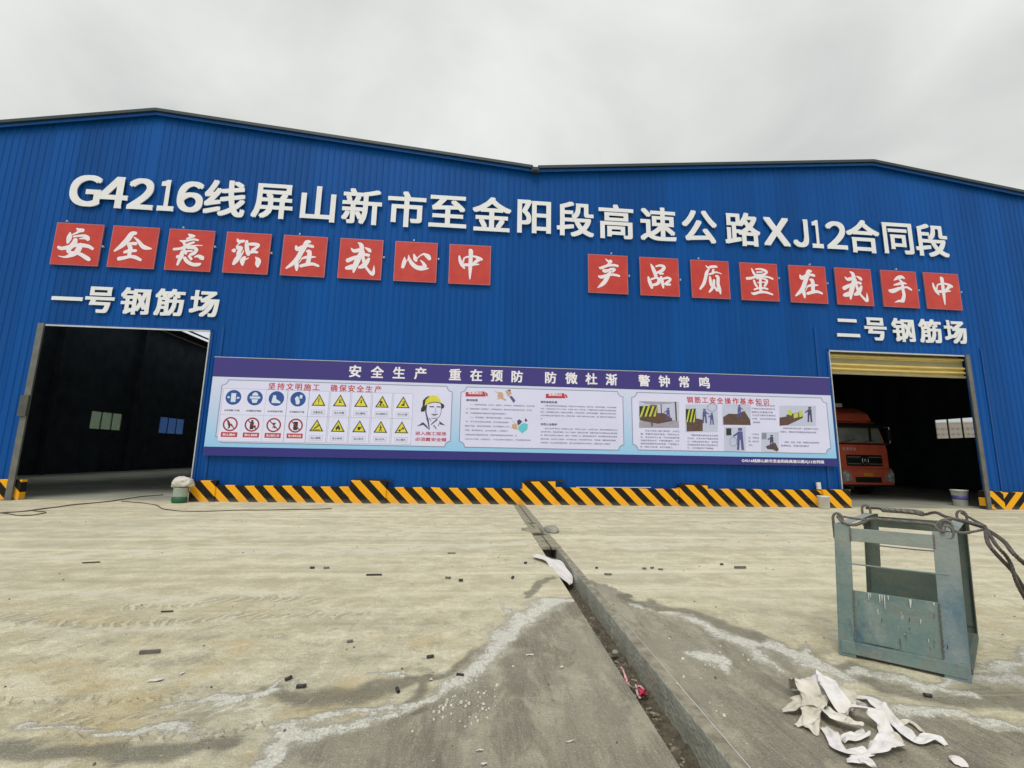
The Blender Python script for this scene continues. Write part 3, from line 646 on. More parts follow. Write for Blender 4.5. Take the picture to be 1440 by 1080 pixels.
# back walls
for (a, b, pk, par) in ((XL, XV, PKL, hallL), (XV, XR_, PKR, hallR)):
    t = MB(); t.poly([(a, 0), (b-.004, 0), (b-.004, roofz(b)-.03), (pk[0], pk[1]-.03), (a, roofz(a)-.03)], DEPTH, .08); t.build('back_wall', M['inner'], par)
    for (xa, za, xb, zb, nm) in ((a, roofz(a), pk[0], pk[1], 0), (pk[0], pk[1], b, roofz(b), 1)):
        s = (zb-za)/(xb-xa); ea = .12 if (nm == 0 and a == XL) else 0; eb = .12 if (nm == 1 and b == XR_) else 0
        A, Bx = xa-ea, xb+eb; ZA, ZB = za-s*ea, zb+s*eb; t = MB(); n = 8
        if nm == 1: A += .001
        else: Bx -= .001
        if nm == 1 and b == XV: Bx -= .1; ZB -= s*.1
        if nm == 0 and a == XV: A += .1; ZA += s*.1
        def plane(name, P0, P1, Y0, Y1, m):
            za_, zb_ = ZA+s*(P0-A), ZA+s*(P1-A); q = MB()
            q.add([(P0, Y0, za_), (P1, Y0, zb_), (P1, Y1, zb_), (P0, Y1, za_), (P0, Y0, za_+.05), (P1, Y0, zb_+.05), (P1, Y1, zb_+.05), (P0, Y1, za_+.05)],
                  [(0, 3, 2, 1), (4, 5, 6, 7), (0, 1, 5, 4), (1, 2, 6, 5), (2, 3, 7, 6), (3, 0, 4, 7)]); return q.build(name, m, par)
        if nm == 0 and a == XL:
            plane('roof', A, SKX[0], -.16, DEPTH+.2, M['roof']); plane('roof', SKX[1], Bx, -.16, DEPTH+.2, M['roof'])
            plane('roof', SKX[0], SKX[1], -.16, 1.5, M['roof']); plane('roof', SKX[0], SKX[1], 34, DEPTH+.2, M['roof'])
            w3 = (SKX[1]-SKX[0]); rl_ = plane('rooflight', SKX[0]+.0, SKX[1]-.0, 1.5, 34, M['fibre'])
            q = MB(); xb_ = SKX[0]+w3*.34; q.box(xb_-w3*.05, xb_+w3*.05, 1.5, 34, ZA+s*(xb_-A)-.10, ZA+s*(xb_-A)-.02); q.build('glazing_bar', M['steel_dark'], rl_)
        else: plane('roof', A, Bx, -.16, DEPTH+.2, M['roof'])
        # verge: dark capping with a blue fascia under it
        t = MB(); t.bar((A, -.19, ZA+.035), (Bx, -.19, ZB+.035), .05, .10, (0, 0, 1)); t.build('verge_capping', M['verge'], par)
        t = MB(); t.bar((A, -.135, ZA-.075), (Bx, -.135, ZB-.075), .03, .09, (0, 0, 1)); t.build('fascia', M['blue_trim'], par)
t = MB(); t.box(XV-.09, XV+.09, -.25, DEPTH, EV-.12, EV-.06); t.box(XV-.10, XV-.085, -.25, DEPTH, EV-.12, EV+.05); t.box(XV+.085, XV+.10, -.25, DEPTH, EV-.12, EV+.05)
t.build('valley_gutter', M['verge'], hallR)
t = MB(); t.box(XV-.13, XV+.13, -.215, -.17, EV-.16, EV+.03); t.build('gutter_end', M['verge'], hallR)
# frames inside
for par, a, b, pk in ((hallL, XL+.3, XV, PKL), (hallR, XV, XR_-.3, PKR)):
    for y in (6.0, 12.0, 18.0, 30.0) if par is hallL else (6.0, 12.0, 18.0, 24.0, 30.0):
        for x in ((a, b) if par is hallL else (b,)):
            t = MB(); t.box(x-.15, x+.15, y-.01, y+.01, .0, roofz(min(max(x, XL), XR_))-.15); t.box(x-.16, x-.145, y-.1, y+.1, 0, roofz(x)-.4); t.box(x+.145, x+.16, y-.1, y+.1, 0, roofz(x)-.4); t.build('column', M['inner'], par)
        t = MB(); t.bar((a, y, roofz(a)-.35), (pk[0], y, pk[1]-.35), .18, .35); t.bar((pk[0], y, pk[1]-.35), (b, y, roofz(b)-.35), .18, .35); t.build('rafter', M['inner'], par)
t = MB(); t.box(XL, XR_, 0, DEPTH+.2, -.1, .0); structure(t.build('hall_floor', M['floor']))

# door trims
def door_trim(D, par):
    x0, x1, h = D
    t = MB(); t.box(x0-.05, x1+.05, -.055, .10, h-.0, h+.06); t.build('door_head', M['blue_trim'], par)
    t = MB(); t.box(x0-.012, x1+.012, -.062, -.056, h-.035, h+.012); t.build('drip_edge', M['galv'], par)
    for x, s in ((x0, -1), (x1, 1)):
        t = MB(); t.box(min(x, x+s*.028), max(x, x+s*.028), -.066, -.03, .03 if s == -1 else .3, h-.036); t.build('jamb_edge', M['galv'], par)
        t = MB(); t.box(min(x, x+s*.09), max(x, x+s*.09), -.028, .12, .05, h-.002); t.build('jamb', M['blue_trim'], par)
door_trim(DL, hallL); door_trim(DR, hallR)
def guide(x, h, par, w_=.17):
    t = MB(); t.box(x-w_/2, x+w_/2, -.30, -.285, 0, h); t.box(x-w_/2, x-w_/2+.02, -.285, -.25, 0, h); t.box(x+w_/2-.02, x+w_/2, -.285, -.25, 0, h)
    t.box(x-w_*.8, x+w_*.8, -.36, -.1, 0, .02); return t.build('guide_rail', M['rail'], par)
guide(W(37, 565, -.29)[0], 5.12, hallL, .17); guide(W(1374.5, 595, -.29)[0], 5.27, hallR, .15)
for x in (12.2,):
    t = MB(); t.box(x, x+.03, .1, .25, .0, 5.0); t.build('guide_rail', M['rail'], hallR)
t = MB(); gx_ = W(37, 565, -.29)[0]; t.box(gx_-.12, gx_+.10, -.36, -.31, 2.35, 2.95); t.build('control_box', M['steel_dark'], hallL)
# vertical flashing strips beside the door and across the facade
for x, z0, z1, par in ((-7.95, .55, 5.3, hallL), (11.72, .6, 6.1, hallR), (18.0, .6, 5.6, hallR)):
    t = MB(); t.box(x-.035, x+.035, -.034, -.028, z0, z1); t.build('flashing', M['blue_trim'], par)
# roller shutter, partly lowered
shz = [W(1200, 503.5, -.0)[1], W(1200, 509, 0)[1], W(1200, 516, 0)[1], W(1200, 523, 0)[1]]
rs = MB(); sh = rs; 
root = bpy.data.objects.new('roller_shutter', None); C.objects.link(root); root.parent = hallR
top = DR[2]-.05; zcur = top; seq = [(.17, 's'), (.16, 'g'), (.16, 's'), (.16, 's')]
for wz, kd in seq:
    t = MB(); x0, x1 = DR[0]+.03, DR[1]-.05; z1 = zcur; z0 = zcur-wz
    prof = [(0.02, z1), (-.012, z1-.02), (-.04, z1-wz*.28), (-.046, z1-wz*.45), (-.03, z1-wz*.62), (.03, z1-wz*.72), (.035, z0+.01), (.02, z0+.004)]
    if kd == 'g': prof = [(0.02, z1), (.03, z1-wz*.4), (.03, z1-wz*.8), (.02, z0+.004)]
    nseg = 10; vs = []
    for i in range(nseg+1):
        x = x0+(x1-x0)*i/nseg; sag = -.012*math.sin(math.pi*i/nseg)
        for y, z in prof: vs.append((x, y+.12+.003*math.sin(i*2.1+zcur*9), z+sag))
    m_ = len(prof); t.add(vs, [(i*m_+j, i*m_+j+1, (i+1)*m_+j+1, (i+1)*m_+j) for i in range(nseg) for j in range(m_-1)])
    t.build('slat', M['shutter'] if kd == 's' else M['shutter_grey'], root); zcur = z0
t = MB(); t.box(DR[0]+.03, DR[1]-.05, .09, .15, zcur-.09, zcur-.012); t.build('bottom_bar', M['shutter_grey'], root)
t = MB(); t.tube([(DR[0]+.1, .35, 5.45), (DR[1]-.1, .35, 5.45)], .2, 16); t.build('shutter_roll', M['shutter_grey'], root)

# ================================================================= TITLE LETTERING
def full(ch): return chr(ord(ch)+0xFEE0) if 33 <= ord(ch) < 127 else ch
title = [('G', 118.3), ('4', 158.4), ('2', 197.6), ('1', 234), ('6', 267.2), ('线', 316.1), ('屏', 383.4), ('山', 447.4), ('新', 509), ('市', 572), ('至', 629.8), ('金', 691.8), ('阳', 751.4), ('段', 809.4), ('高', 866.9), ('速', 926.1), ('公', 984.2), ('路', 1045), ('X', 1093), ('J', 1126.7), ('1', 1150), ('2', 1177), ('合', 1214.5), ('同', 1263.6), ('段', 1311.2)]
ty = [272.5, 273.7, 274.2, 274.2, 273.7, 276.5, 278.4, 284.3, 285.2, 290.4, 297.4, 301.1, 304.8, 307.8, 312, 315, 318.7, 322.5, 327, 329.2, 330, 331.1, 331.1, 332.6, 338.2]
zz_ = [W(x, y, -.1)[1] for (c, x), y in zip(title, ty)]
fit = np.polyfit([W(x, y, -.1)[0] for (c, x), y in zip(title, ty)], zz_, 1)
sg = thing('wall_lettering', 'long row of big white raised letters G4216 under the roof line, naming the road section', 'sign letters')
for (c, x), y in zip(title, ty):
    X, Z = W(x, y, -.12); Zf = np.polyval(fit, X); lat = c in 'G4216XJ'
    if lat:
        hh = 1.08; V_, F_ = glyph(full(c), 0, 0, 3); s_ = V_.max(0)-V_.min(0)
        ww = {'G': .93, '4': .88, '2': .80, '1': .50, '6': .80, 'X': 1.0, 'J': .60}[c] if X < 0 or c in 'XJ' else {'1': .42, '2': .80}[c]
        bd = .050 if X < 0 else .044
        put_type(full(c), X, Zf-.02, -.07, h=hh, wd=ww, bold=bd*.62, extr=.014, m=M['white_letter'], parent=sg, res=6)
    else:
        put_type(c, X, Zf, -.07, em=1.34, bold=.024, extr=.012, m=M['white_letter'], parent=sg)
for txt, xs, ys, lab in (('一号钢筋场', (93.8, 139.8, 189.6, 237.9, 287), (419.7, 421.3, 423.1, 424.6, 426.9), 'white raised characters reading hall number one, over the left doorway'),
                         ('二号钢筋场', (1193, 1231.8, 1270.8, 1308.8, 1344.3), (461.8, 461.8, 463.3, 465, 467.5), 'white raised characters reading hall number two, over the roller shutter')):
    s2 = thing('wall_lettering', lab, 'sign letters'); PZ = [W(x, y, -.08) for x, y in zip(xs, ys)]; f2 = np.polyfit([p[0] for p in PZ], [p[1] for p in PZ], 1)
    for c, p in zip(txt, PZ): put_type(c, p[0], np.polyval(f2, p[0]), -.045, em=.90, bold=.032, extr=.012, m=M['white_letter'], parent=s2)

# ================================================================= RED BOARDS
CAL = {
'安': (((258,110),(1195,140),(110,1005),(1040,1015)), [[(640,230,20),(700,270,90),(770,270,80)],[(700,290,60),(640,330,50),(560,370,30)],[(515,325,30),(500,430,110),(465,550,50)],[(580,410,40),(700,390,50),(800,385,60),(850,430,100),(870,470,70)],[(850,430,70),(700,450,25)],[(620,470,90),(590,560,120),(520,640,110),(480,720,80),(560,760,80),(640,750,90)],[(285,640,60),(350,670,80),(480,640,90),(600,600,80),(740,590,90),(880,610,75),(960,660,60)],[(720,560,60),(690,660,120),(620,760,110),(500,820,80),(400,850,40),(290,830,12)],[(640,750,60),(740,790,80),(850,860,90),(890,890,70)]]),
'全': (((205,150),(1105,165),(55,970),(975,990)), [[(640,290,70),(560,310,110),(480,420,120),(380,530,110),(220,660,40)],[(600,370,20),(680,440,60),(760,540,90),(830,575,90),(940,590,30)],[(480,510,50),(560,500,70),(640,500,80)],[(500,520,80),(530,600,90),(510,700,80),(510,770,70)],[(410,680,60),(500,650,80),(640,640,60)],[(300,810,90),(400,790,80),(520,760,70),(620,770,80),(730,820,60)]]),
'意': (((165,115),(1160,140),(50,990),(1050,1030)), [[(570,225,20),(630,260,80),(700,270,60)],[(640,290,50),(540,330,40)],[(390,370,20),(470,390,60),(560,370,50),(680,340,50),(790,355,40)],[(470,400,50),(500,460,60),(520,500,60)],[(520,480,60),(600,440,60),(700,400,45)],[(265,560,60),(400,545,60),(500,510,70),(620,500,70),(760,470,30),(880,470,20)],[(470,520,70),(500,600,60),(530,650,60)],[(560,530,50),(680,520,70),(760,560,70),(700,640,80),(620,670,60)],[(530,600,45),(660,590,45)],[(450,600,60),(430,700,100),(390,790,70),(350,890,50)],[(370,720,80)],[(500,740,70),(560,820,80),(680,880,80),(800,880,80),(850,860,40)],[(600,700,60),(650,770,60)],[(720,720,30),(800,700,70),(880,740,100),(900,770,50)]]),
'识': (((175,95),(1140,145),(60,970),(1045,1025)), [[(395,250,20),(430,310,80),(540,300,60)],[(440,350,30),(370,420,20)],[(320,500,100),(330,530,60)],[(400,450,90),(480,450,80),(430,540,90),(420,640,100),(370,720,110),(310,800,60)],[(540,500,15),(500,570,40),(440,680,40)],[(600,300,60),(600,420,90),(620,540,90),(640,600,70)],[(640,370,60),(760,370,80),(860,390,60),(800,450,70),(720,500,70)],[(650,560,60),(740,530,80),(830,550,50)],[(560,650,60),(510,720,110),(510,820,50)],[(640,670,25),(560,710,30)],[(790,650,20),(850,720,110),(840,800,110),(840,860,50)]]),
'在': (((170,100),(1135,150),(80,950),(1035,1015)), [[(430,340,40),(460,410,100),(540,370,70),(640,330,60),(780,350,70),(810,370,40)],[(740,255,60),(670,260,100),(620,350,110),(540,480,110),(470,600,110),(380,700,100),(220,810,40)],[(440,640,70),(445,760,90),(445,860,40)],[(540,620,20),(620,590,60),(720,580,70),(860,580,20)],[(660,450,40),(720,470,100),(720,580,90),(690,700,100)],[(530,770,70),(660,740,80),(800,730,70),(920,775,50)],[(500,700,20),(560,620,20)]]),
'我': (((145,100),(1095,160),(75,965),(1025,1025)), [[(530,210,20),(600,260,90),(610,380,100),(560,520,110),(480,680,120),(430,850,40)],[(380,330,20),(440,390,80),(550,370,80),(660,330,20)],[(300,600,100),(420,550,90),(560,510,80),(660,470,70),(770,490,70)],[(270,760,70),(380,740,120),(480,700,60)],[(660,400,40),(640,500,60),(660,620,80),(690,720,60),(760,820,60),(850,900,80),(875,800,50),(880,710,8)],[(770,560,60),(720,640,100),(640,720,110),(550,750,60)],[(680,320,20),(770,370,80),(800,410,60)]]),
'心': (((105,120),(1010,165),(60,955),(980,1000)), [[(300,460,15),(295,560,90),(260,680,70)],[(385,420,15),(400,500,60),(460,600,90),(560,680,100),(680,700,110),(820,705,15)],[(340,560,20),(375,500,20)],[(500,410,40),(530,500,90),(550,550,50)],[(560,500,30),(640,430,30),(720,395,50)],[(720,400,50),(800,450,110),(840,510,70)],[(640,530,20),(700,590,60),(740,660,90)]]),
'中': (((105,110),(1000,150),(85,955),(985,990)), [[(520,240,30),(560,260,100),(560,400,90),(555,560,90),(550,700,70),(545,860,30)],[(315,370,40),(330,460,70),(380,560,90),(430,640,30)],[(410,440,40),(400,500,40)],[(410,430,40),(460,395,40),(540,385,50),(640,380,50),(740,420,80),(800,445,60)],[(740,440,90),(660,500,70),(600,540,40)],[(420,560,70),(560,560,70),(660,550,50),(735,550,30)]]),
'产': (((95,95),(1005,130),(95,985),(1030,1010)), [[(495,205,15),(560,260,60),(620,270,100)],[(600,300,50),(540,350,50),(500,390,60)],[(345,405,20),(400,420,70),(520,370,60),(680,350,60),(780,370,60)],[(450,480,80),(500,490,90),(560,470,60),(640,440,60),(710,450,60),(650,510,50)],[(340,610,50),(400,630,80),(520,590,70),(640,570,60),(740,580,60),(820,600,50)],[(610,500,50),(550,600,100),(480,730,100),(400,810,80),(310,875,20)]]),
'品': (((120,105),(970,150),(145,940),(1000,975)), [[(365,265,20),(410,350,80),(450,450,90),(480,540,80)],[(480,320,40),(580,300,60),(660,340,80),(600,420,80),(500,460,60)],[(560,480,50),(640,480,40)],[(310,550,40),(340,650,90),(390,790,60)],[(380,600,50),(480,570,50),(540,600,80),(520,690,80),(400,730,60)],[(590,550,60),(610,650,90),(640,790,40)],[(640,590,50),(730,570,60),(800,600,50),(740,660,70),(670,710,50)],[(700,720,50),(790,715,50)]]),
'质': (((130,95),(975,130),(160,910),(1025,950)), [[(470,220,15),(520,270,50),(600,250,70),(700,250,60),(720,265,30)],[(540,300,40),(490,380,80),(460,500,80),(420,620,80),(340,730,50)],[(540,420,40),(620,390,50),(700,370,40),(820,405,20)],[(640,310,50),(620,400,60)],[(560,470,50),(570,560,75),(590,660,60),(640,690,40)],[(690,450,50),(740,480,80),(740,620,80),(770,740,90),(795,840,30)],[(650,540,60),(640,640,75),(600,730,70),(540,800,40)],[(660,690,50),(720,760,80)]]),
'量': (((105,120),(915,150),(165,925),(990,965)), [[(370,255,30),(410,340,60),(460,420,60)],[(460,270,40),(560,265,50),(660,300,70),(710,330,40),(660,370,60),(600,400,60)],[(480,335,40),(600,330,36)],[(470,392,44),(620,390,44)],[(265,470,70),(350,465,70),(450,440,60),(600,430,60),(730,440,50),(830,480,50)],[(420,510,50),(450,590,60),(490,650,50)],[(480,478,32),(600,474,36),(700,510,60),(680,590,64),(650,640,50)],[(560,440,60),(560,600,70),(570,740,80)],[(500,560,30),(660,550,30)],[(425,710,40),(520,680,50),(640,680,50),(720,700,50)],[(360,780,20),(420,800,70),(540,770,60),(680,770,60),(830,820,40)]]),
'手': (((140,100),(970,130),(265,945),(1095,985)), [[(470,340,20),(560,280,90),(650,260,80),(710,295,40)],[(470,450,30),(560,430,60),(670,400,70),(760,420,30)],[(370,580,70),(450,590,110),(600,530,80),(740,500,50),(800,510,60),(880,560,50)],[(600,330,50),(660,400,70),(680,540,80),(710,680,90),(690,800,100)],[(700,820,80),(600,820,60),(500,850,12)]]),
}
def to_unit(q, x, y):
    """inverse bilinear of the traced square, by a few Newton steps"""
    TL, TR, BL, BR = [np.array(p, float) for p in q]; u = v = .5
    for _ in range(8):
        p = TL*(1-u)*(1-v)+TR*u*(1-v)+BL*(1-u)*v+BR*u*v; e_ = np.array([x, y])-p
        du = (TR-TL)*(1-v)+(BR-BL)*v; dv = (BL-TL)*(1-u)+(BR-TR)*u
        d = np.linalg.solve(np.array([du, dv]).T, e_); u += d[0]; v += d[1]
    return u, v
SQX = [-12.551, -10.905, -9.221, -7.475, -5.707, -3.919, -2.140, -.359, 4.340, 6.150, 7.971, 9.760, 11.574, 13.310, 15.070, 16.745]
SQT = '安全意识在我心中产品质量在我手中'
SQL = ['leftmost red board, white brush character an with a roof stroke', 'red board with white brush character quan, second from the left end', 'red board with dense brush character yi, third from the left end',
 'red board with brush character shi, between the yi board and left zai board', 'left hand one of two red boards with brush character zai, above the purple banner start', 'left hand one of two red boards with brush character wo, above the purple banner',
 'red board with open brush character xin, next to last of the left row', 'last red board of the left row, white brush character zhong under the gable valley', 'first red board of the right row, white brush character chan alone right of the gap',
 'red board with three box white brush character pin, second of the right row', 'red board with white brush character zhi, third of the right row', 'red board with layered white brush character liang, fourth of the right row',
 'right hand one of two red boards with brush character zai', 'right hand one of two red boards with brush character wo', 'red board with hooked white brush character shou, next to last on the right', 'rightmost red board, white brush character zhong above the roller shutter']
SZ = 1.384
for i, (x, c, lab) in enumerate(zip(SQX, SQT, SQL)):
    z = 7.744 if i < 8 else 7.66
    r = thing('red_board', lab, 'board', (x, -.09, z), 0, 'red slogan boards on the facade'); r.rotation_euler = (0, random.uniform(-.006, .006), 0)
    t = MB(); h = SZ/2; t.box(-h, h, 0, .05, -h, h); t.build('tray', M['board_edge'], r)
    t = MB(); t.rect(-h+.022, h-.022, -h+.022, h-.022, -.003); t.build('face', M['red_board'], r)
    for (ex, ez) in ([(h+.05, random.uniform(-.1, .2))] if i % 3 != 1 else [])+([(random.uniform(-.6, .6), h+.06)] if i % 2 == 0 else []):
        t = MB(); t.box(ex-.022, ex+.022, .0, .06, ez-.03, ez+.03); t.box(ex-.012, ex+.012, -.02, .0, ez-.012, ez+.012); t.build('fixing_clip', M['galv'], r)
    q, st = CAL[c]; t = MB()
    for k, s in enumerate(st):
        P = []
        for (a, b, w_) in s:
            u, v = to_unit(q, a, b); P.append(((u-.5)*SZ, (.5-v)*SZ, w_/920*SZ*.97))
        t.stroke(P, -.0055-.0007*k)
    t.build('character', M['brush'], r)

# ================================================================= SAFETY BANNER
YB = -.135
bx0, bx1, bz0, bz1 = -8.02, 11.98, 1.325, 4.30
nb_ = thing('notice_banner', 'long purple and pale blue safety notice banner fixed along the lower blue wall', 'banner')
t = MB(); t.box(bx0, bx1, YB, YB+.06, bz0, bz1); bb = t.build('backing_panel', M['board_grad'], nb_)
t = MB(); t.rect(bx0, bx1, 3.70, bz1, YB-.003, .002); t.build('header_band', M['purple'], nb_)
t = MB(); t.rect(bx0, bx1, bz0, 1.585, YB-.003, .002); t.build('footer_band', M['navy_print'], nb_)
t = MB(); t.box(bx0-.02, bx1+.02, YB-.008, YB+.03, bz1, bz1+.018); t.build('top_edge_trim', M['galv'], nb_)
t = MB()
for x in np.arange(bx0+2.5, bx1-1, 2.5): t.box(x-.02, x+.02, YB+.06, -.03, bz0+.02, bz1-.02)
t.build('fixing_battens', M['steel_dark'], nb_)
hx = [499.4, 530.6, 561.1, 591.2, 640, 669.6, 698.4, 727.3, 774.4, 803.4, 831.6, 859.7, 905.8, 934, 962, 990.6]
hy = [523.5, 524, 525, 525.4, 527, 527.7, 528.7, 529.3, 531, 531.3, 532.4, 533.2, 534.9, 535.6, 536.5, 537.2]
PZ = [W(a, b, YB) for a, b in zip(hx, hy)]; zm = sum(p[1] for p in PZ)/16
for c, p in zip('安全生产重在预防防微杜渐警钟常鸣', PZ): put_type(c, p[0], zm, YB-.0045, em=.40, bold=.028, m=M['print_white'], parent=nb_)
def ZM(ox, oy, s): return lambda x, y: W(ox+x/s, oy+y/s, YB)
def textline(f, x0, x1, y, hpx, body, m=M['body_ink'], bold=0.0, name='text_line', parent=None, dy=.006, mb=None, fixz=None, res=1):
    a, b = f(x0, y), f(x1, y); X0, X1 = a[0], b[0]; z = (a[1]+b[1])/2 if fixz is None else fixz
    return put_type(body, (X0+X1)/2, z, YB-dy, h=hpx, wd=X1-X0, bold=bold, m=m, name=name, parent=parent, res=res, mb=mb)
# framed panels with scooped corners
def scoop(x0, x1, z0, z1, r, n=5):
    P = []
    for cx, cz, a0 in ((x0, z0, 90), (x1, z0, 180), (x1, z1, 270), (x0, z1, 0)):
        seq = [(cx+r*math.cos(math.radians(a0-90*k/n)), cz+r*math.sin(math.radians(a0-90*k/n))) for k in range(n+1)]
        P += seq
    return P
def framed(x0, x1, z0, z1):
    P = scoop(x0, x1, z0, z1, .17); Q = scoop(x0-.0, x1, z0, z1, .17)
    t = MB(); t.poly(P, YB-.003, .0015); pn = t.build('framed_panel', M['lav'], nb_)
    t = MB(); n = len(P); th = .011; cx, cz = (x0+x1)/2, (z0+z1)/2
    for i in range(n):
        a, b = Vector((P[i][0], 0, P[i][1])), Vector((P[(i+1) % n][0], 0, P[(i+1) % n][1])); d = (b-a)
        if d.length < 1e-5: continue
        d.normalize(); nn = Vector((-d.z, 0, d.x))*th; a = a-d*th*.3; b = b+d*th*.3
        yy = YB-.0045-.0002*(i % 3)
        t.add([(a.x-nn.x, yy, a.z-nn.z), (b.x-nn.x, yy, b.z-nn.z), (b.x+nn.x, yy, b.z+nn.z), (a.x+nn.x, yy, a.z+nn.z)], [(0, 1, 2, 3)])
    t.build('outline', M['line'], pn); return pn
p1 = framed(-7.72, W(634.5, 590, YB)[0], 1.72, 3.61)
p2 = framed(W(647, 590, YB)[0], W(876.5, 590, YB)[0], 1.72, 3.61)
p3 = framed(W(889, 590, YB)[0], 11.80, 1.74, 3.60)
# panel one: cards
f = ZM(370, 530, 7.579)
xs = [92, 188, 285, 378, 472, 565, 755, 850, 943, 1037, 1130, 1225]; t = MB()
for c, a in zip('坚持文明施工确保安全生产', xs):
    X = f(a, 126)[0]; put_type(c, X, 3.455, YB-.0055, em=.225, bold=.016, mb=t, res=2)
t.build('heading', M['red_ink'], nb_)
def card(X, Z, w_, h_, kind, sym, cap):
    r = bpy.data.objects.new('sign_card', None); C.objects.link(r); r.parent = nb_; r.location = (X, 0, Z)
    t = MB(); y = YB-.0048; t.rect(-w_/2, w_/2, -h_/2, h_/2, y); t.cur = 1; t.rect(-w_/2+.007, w_/2-.007, -h_/2+.007, h_/2-.007, y-.0005); t.build('card_face', [M['line'], M['card']], r)
    y -= .0012; t = MB(); cz = .13
    if kind == 'blue':
        t.cur = 0; t.disc(0, cz, .228, y, 28); t.cur = 1; yy = y-.0006
        if sym == 0: t.rect(-.07, .07, cz-.14, cz+.13, yy); t.disc(-.14, cz+.0, .035, yy, 10); t.poly([(.09, cz-.05), (.2, cz-.01), (.12, cz+.03)], yy)
        if sym == 1: t.poly([(-.1, cz+.07), (-.06, cz+.15), (.0, cz+.18), (.06, cz+.15), (.1, cz+.07)], yy); t.rect(-.15, .15, cz-.02, cz+.045, yy-.0002); t.poly([(-.1, cz-.04), (.1, cz-.04), (.06, cz-.15), (-.06, cz-.15)], yy-.0004)
        if sym == 2: t.poly([(-.1, cz+.1), (-.02, cz+.1), (0, cz-.02), (.12, cz-.09), (.13, cz-.14), (-.13, cz-.14), (-.13, cz-.06)], yy)
        if sym == 3: t.poly([(-.1, cz+.02), (-.03, cz+.1), (.02, cz+.04), (.06, cz-.08), (.04, cz-.16), (-.05, cz-.16), (-.07, cz-.06)], yy); t.rect(.04, .12, cz+.02, cz+.13, yy-.0003)
        mats = [M['sign_blue'], M['sign_white']]
        t.build('pictogram', mats, r); put_type(cap, 0, -.265, y-.0005, h=.058, wd=.44, bold=.02, m=M['ink'], name='caption', parent=r, res=1)
    elif kind == 'red':
        cz = .11; t.ring(0, cz, .17, .215, y, 30); t.stroke([(-.13, cz+.13, .032), (.13, cz-.13, .032)], y-.0006, smooth=False); t.cur = 1; yy = y-.0003
        if sym == 0: t.stroke([(-.09, cz+.11, .04), (-.04, cz+.02, .07), (-.02, cz-.08, .05), (-.05, cz-.13, .03)], yy); t.stroke([(.02, cz, .04), (.06, cz-.06, .05)], yy-.0001)
        if sym == 1: t.rect(-.06, .05, cz-.14, cz+.08, yy); t.disc(-.005, cz+.11, .035, yy-.0001, 10); t.disc(.08, cz-.06, .04, yy-.0001, 10)
        if sym == 2: t.poly([(-.04, cz+.07), (.07, cz+.07), (.02, cz)], yy); t.stroke([(.015, cz, .02), (-.03, cz-.08, .02)], yy); t.disc(.03, cz-.07, .03, yy-.0001, 8)
        if sym == 3: t.rect(-.065, .065, cz-.12, cz+.10, yy); t.disc(0, cz+.10, .065, yy-.0001, 12, ry=.02); t.disc(0, cz-.12, .065, yy-.0001, 12, ry=.02)
        t.cur = 2; t.rect(-.235, .235, -.275, -.13, y); t.build('pictogram', [M['sign_red'], M['sign_black'], M['red_plate']], r)
        put_type(cap, 0, -.203, y-.001, h=.07, wd=.37, bold=.025, m=M['print_white'], name='caption', parent=r, res=1)
    else:
        cz = .10; hh = .36; b_ = .21
        t.poly([(-b_, cz-.16), (b_, cz-.16), (0, cz+.21)], y); t.cur = 1; t.poly([(-b_+.055, cz-.132), (b_-.055, cz-.132), (0, cz+.158)], y-.0004)
        t.cur = 0; yy = y-.0008; c0 = cz-.03
        if sym == 0: t.rect(-.012, .012, c0-.03, c0+.12, yy); t.disc(0, c0-.065, .016, yy, 8)
        if sym == 1: t.stroke([(-.03, c0+.07, .02), (.04, c0+.07, .02)], yy); t.stroke([(-.01, c0+.06, .025), (0, c0+.0, .03)], yy-.0002); t.rect(-.03, .05, c0-.02, c0+.015, yy-.0003)
        if sym == 2: t.poly([(.01, c0+.1), (-.035, c0), (0, c0+.005), (-.02, c0-.08), (.035, c0+.03), (.005, c0+.025), (.035, c0+.1)], yy)
        if sym == 3: t.disc(-.03, c0+.03, .045, yy, 12); t.disc(-.05, c0-.05, .035, yy-.0001, 10); t.poly([(0, c0), (.09, c0-.08), (.03, c0-.08)], yy-.0002)
        if sym == 4: t.poly([(-.07, c0-.06), (.05, c0-.06), (.05, c0+.08), (.02, c0+.02), (-.03, c0-.02)], yy); t.disc(.03, c0+.06, .025, yy-.0002, 8)
        if sym == 5: t.rect(-.12, .10, c0-.09, c0-.07, yy); t.stroke([(-.07, c0-.04, .03), (0, c0, .035), (.06, c0+.05, .03)], yy-.0002); t.disc(.03, c0+.07, .018, yy-.0003, 8)
        if sym == 6: t.poly([(-.06, c0-.08), (-.07, c0), (-.03, c0+.03), (0, c0+.10), (.04, c0+.02), (.07, c0), (.06, c0-.08)], yy); t.cur = 1; t.disc(0, c0-.06, .025, yy-.0003, 8); t.cur = 0
        if sym == 7: t.disc(-.01, c0, .05, yy, 10, ry=.04); t.poly([(0, c0), (.08, c0+.06), (.05, c0-.02)], yy-.0001); t.rect(-.05, .03, c0-.06, c0-.03, yy-.0002)
        if sym == 8: t.disc(0, c0+.08, .02, yy, 8); t.stroke([(0, c0+.06, .03), (0, c0-.01, .035), (-.04, c0-.08, .02)], yy); t.stroke([(0, c0, .02), (.04, c0-.08, .02)], yy-.0004); t.stroke([(-.05, c0+.03, .016), (.05, c0+.04, .016)], yy-.0006)
        if sym == 9: t.disc(-.06, c0-.05, .035, yy, 10); t.disc(.04, c0+.02, .035, yy, 10); t.stroke([(-.04, c0-.03, .02), (.02, c0, .02)], yy-.0002)
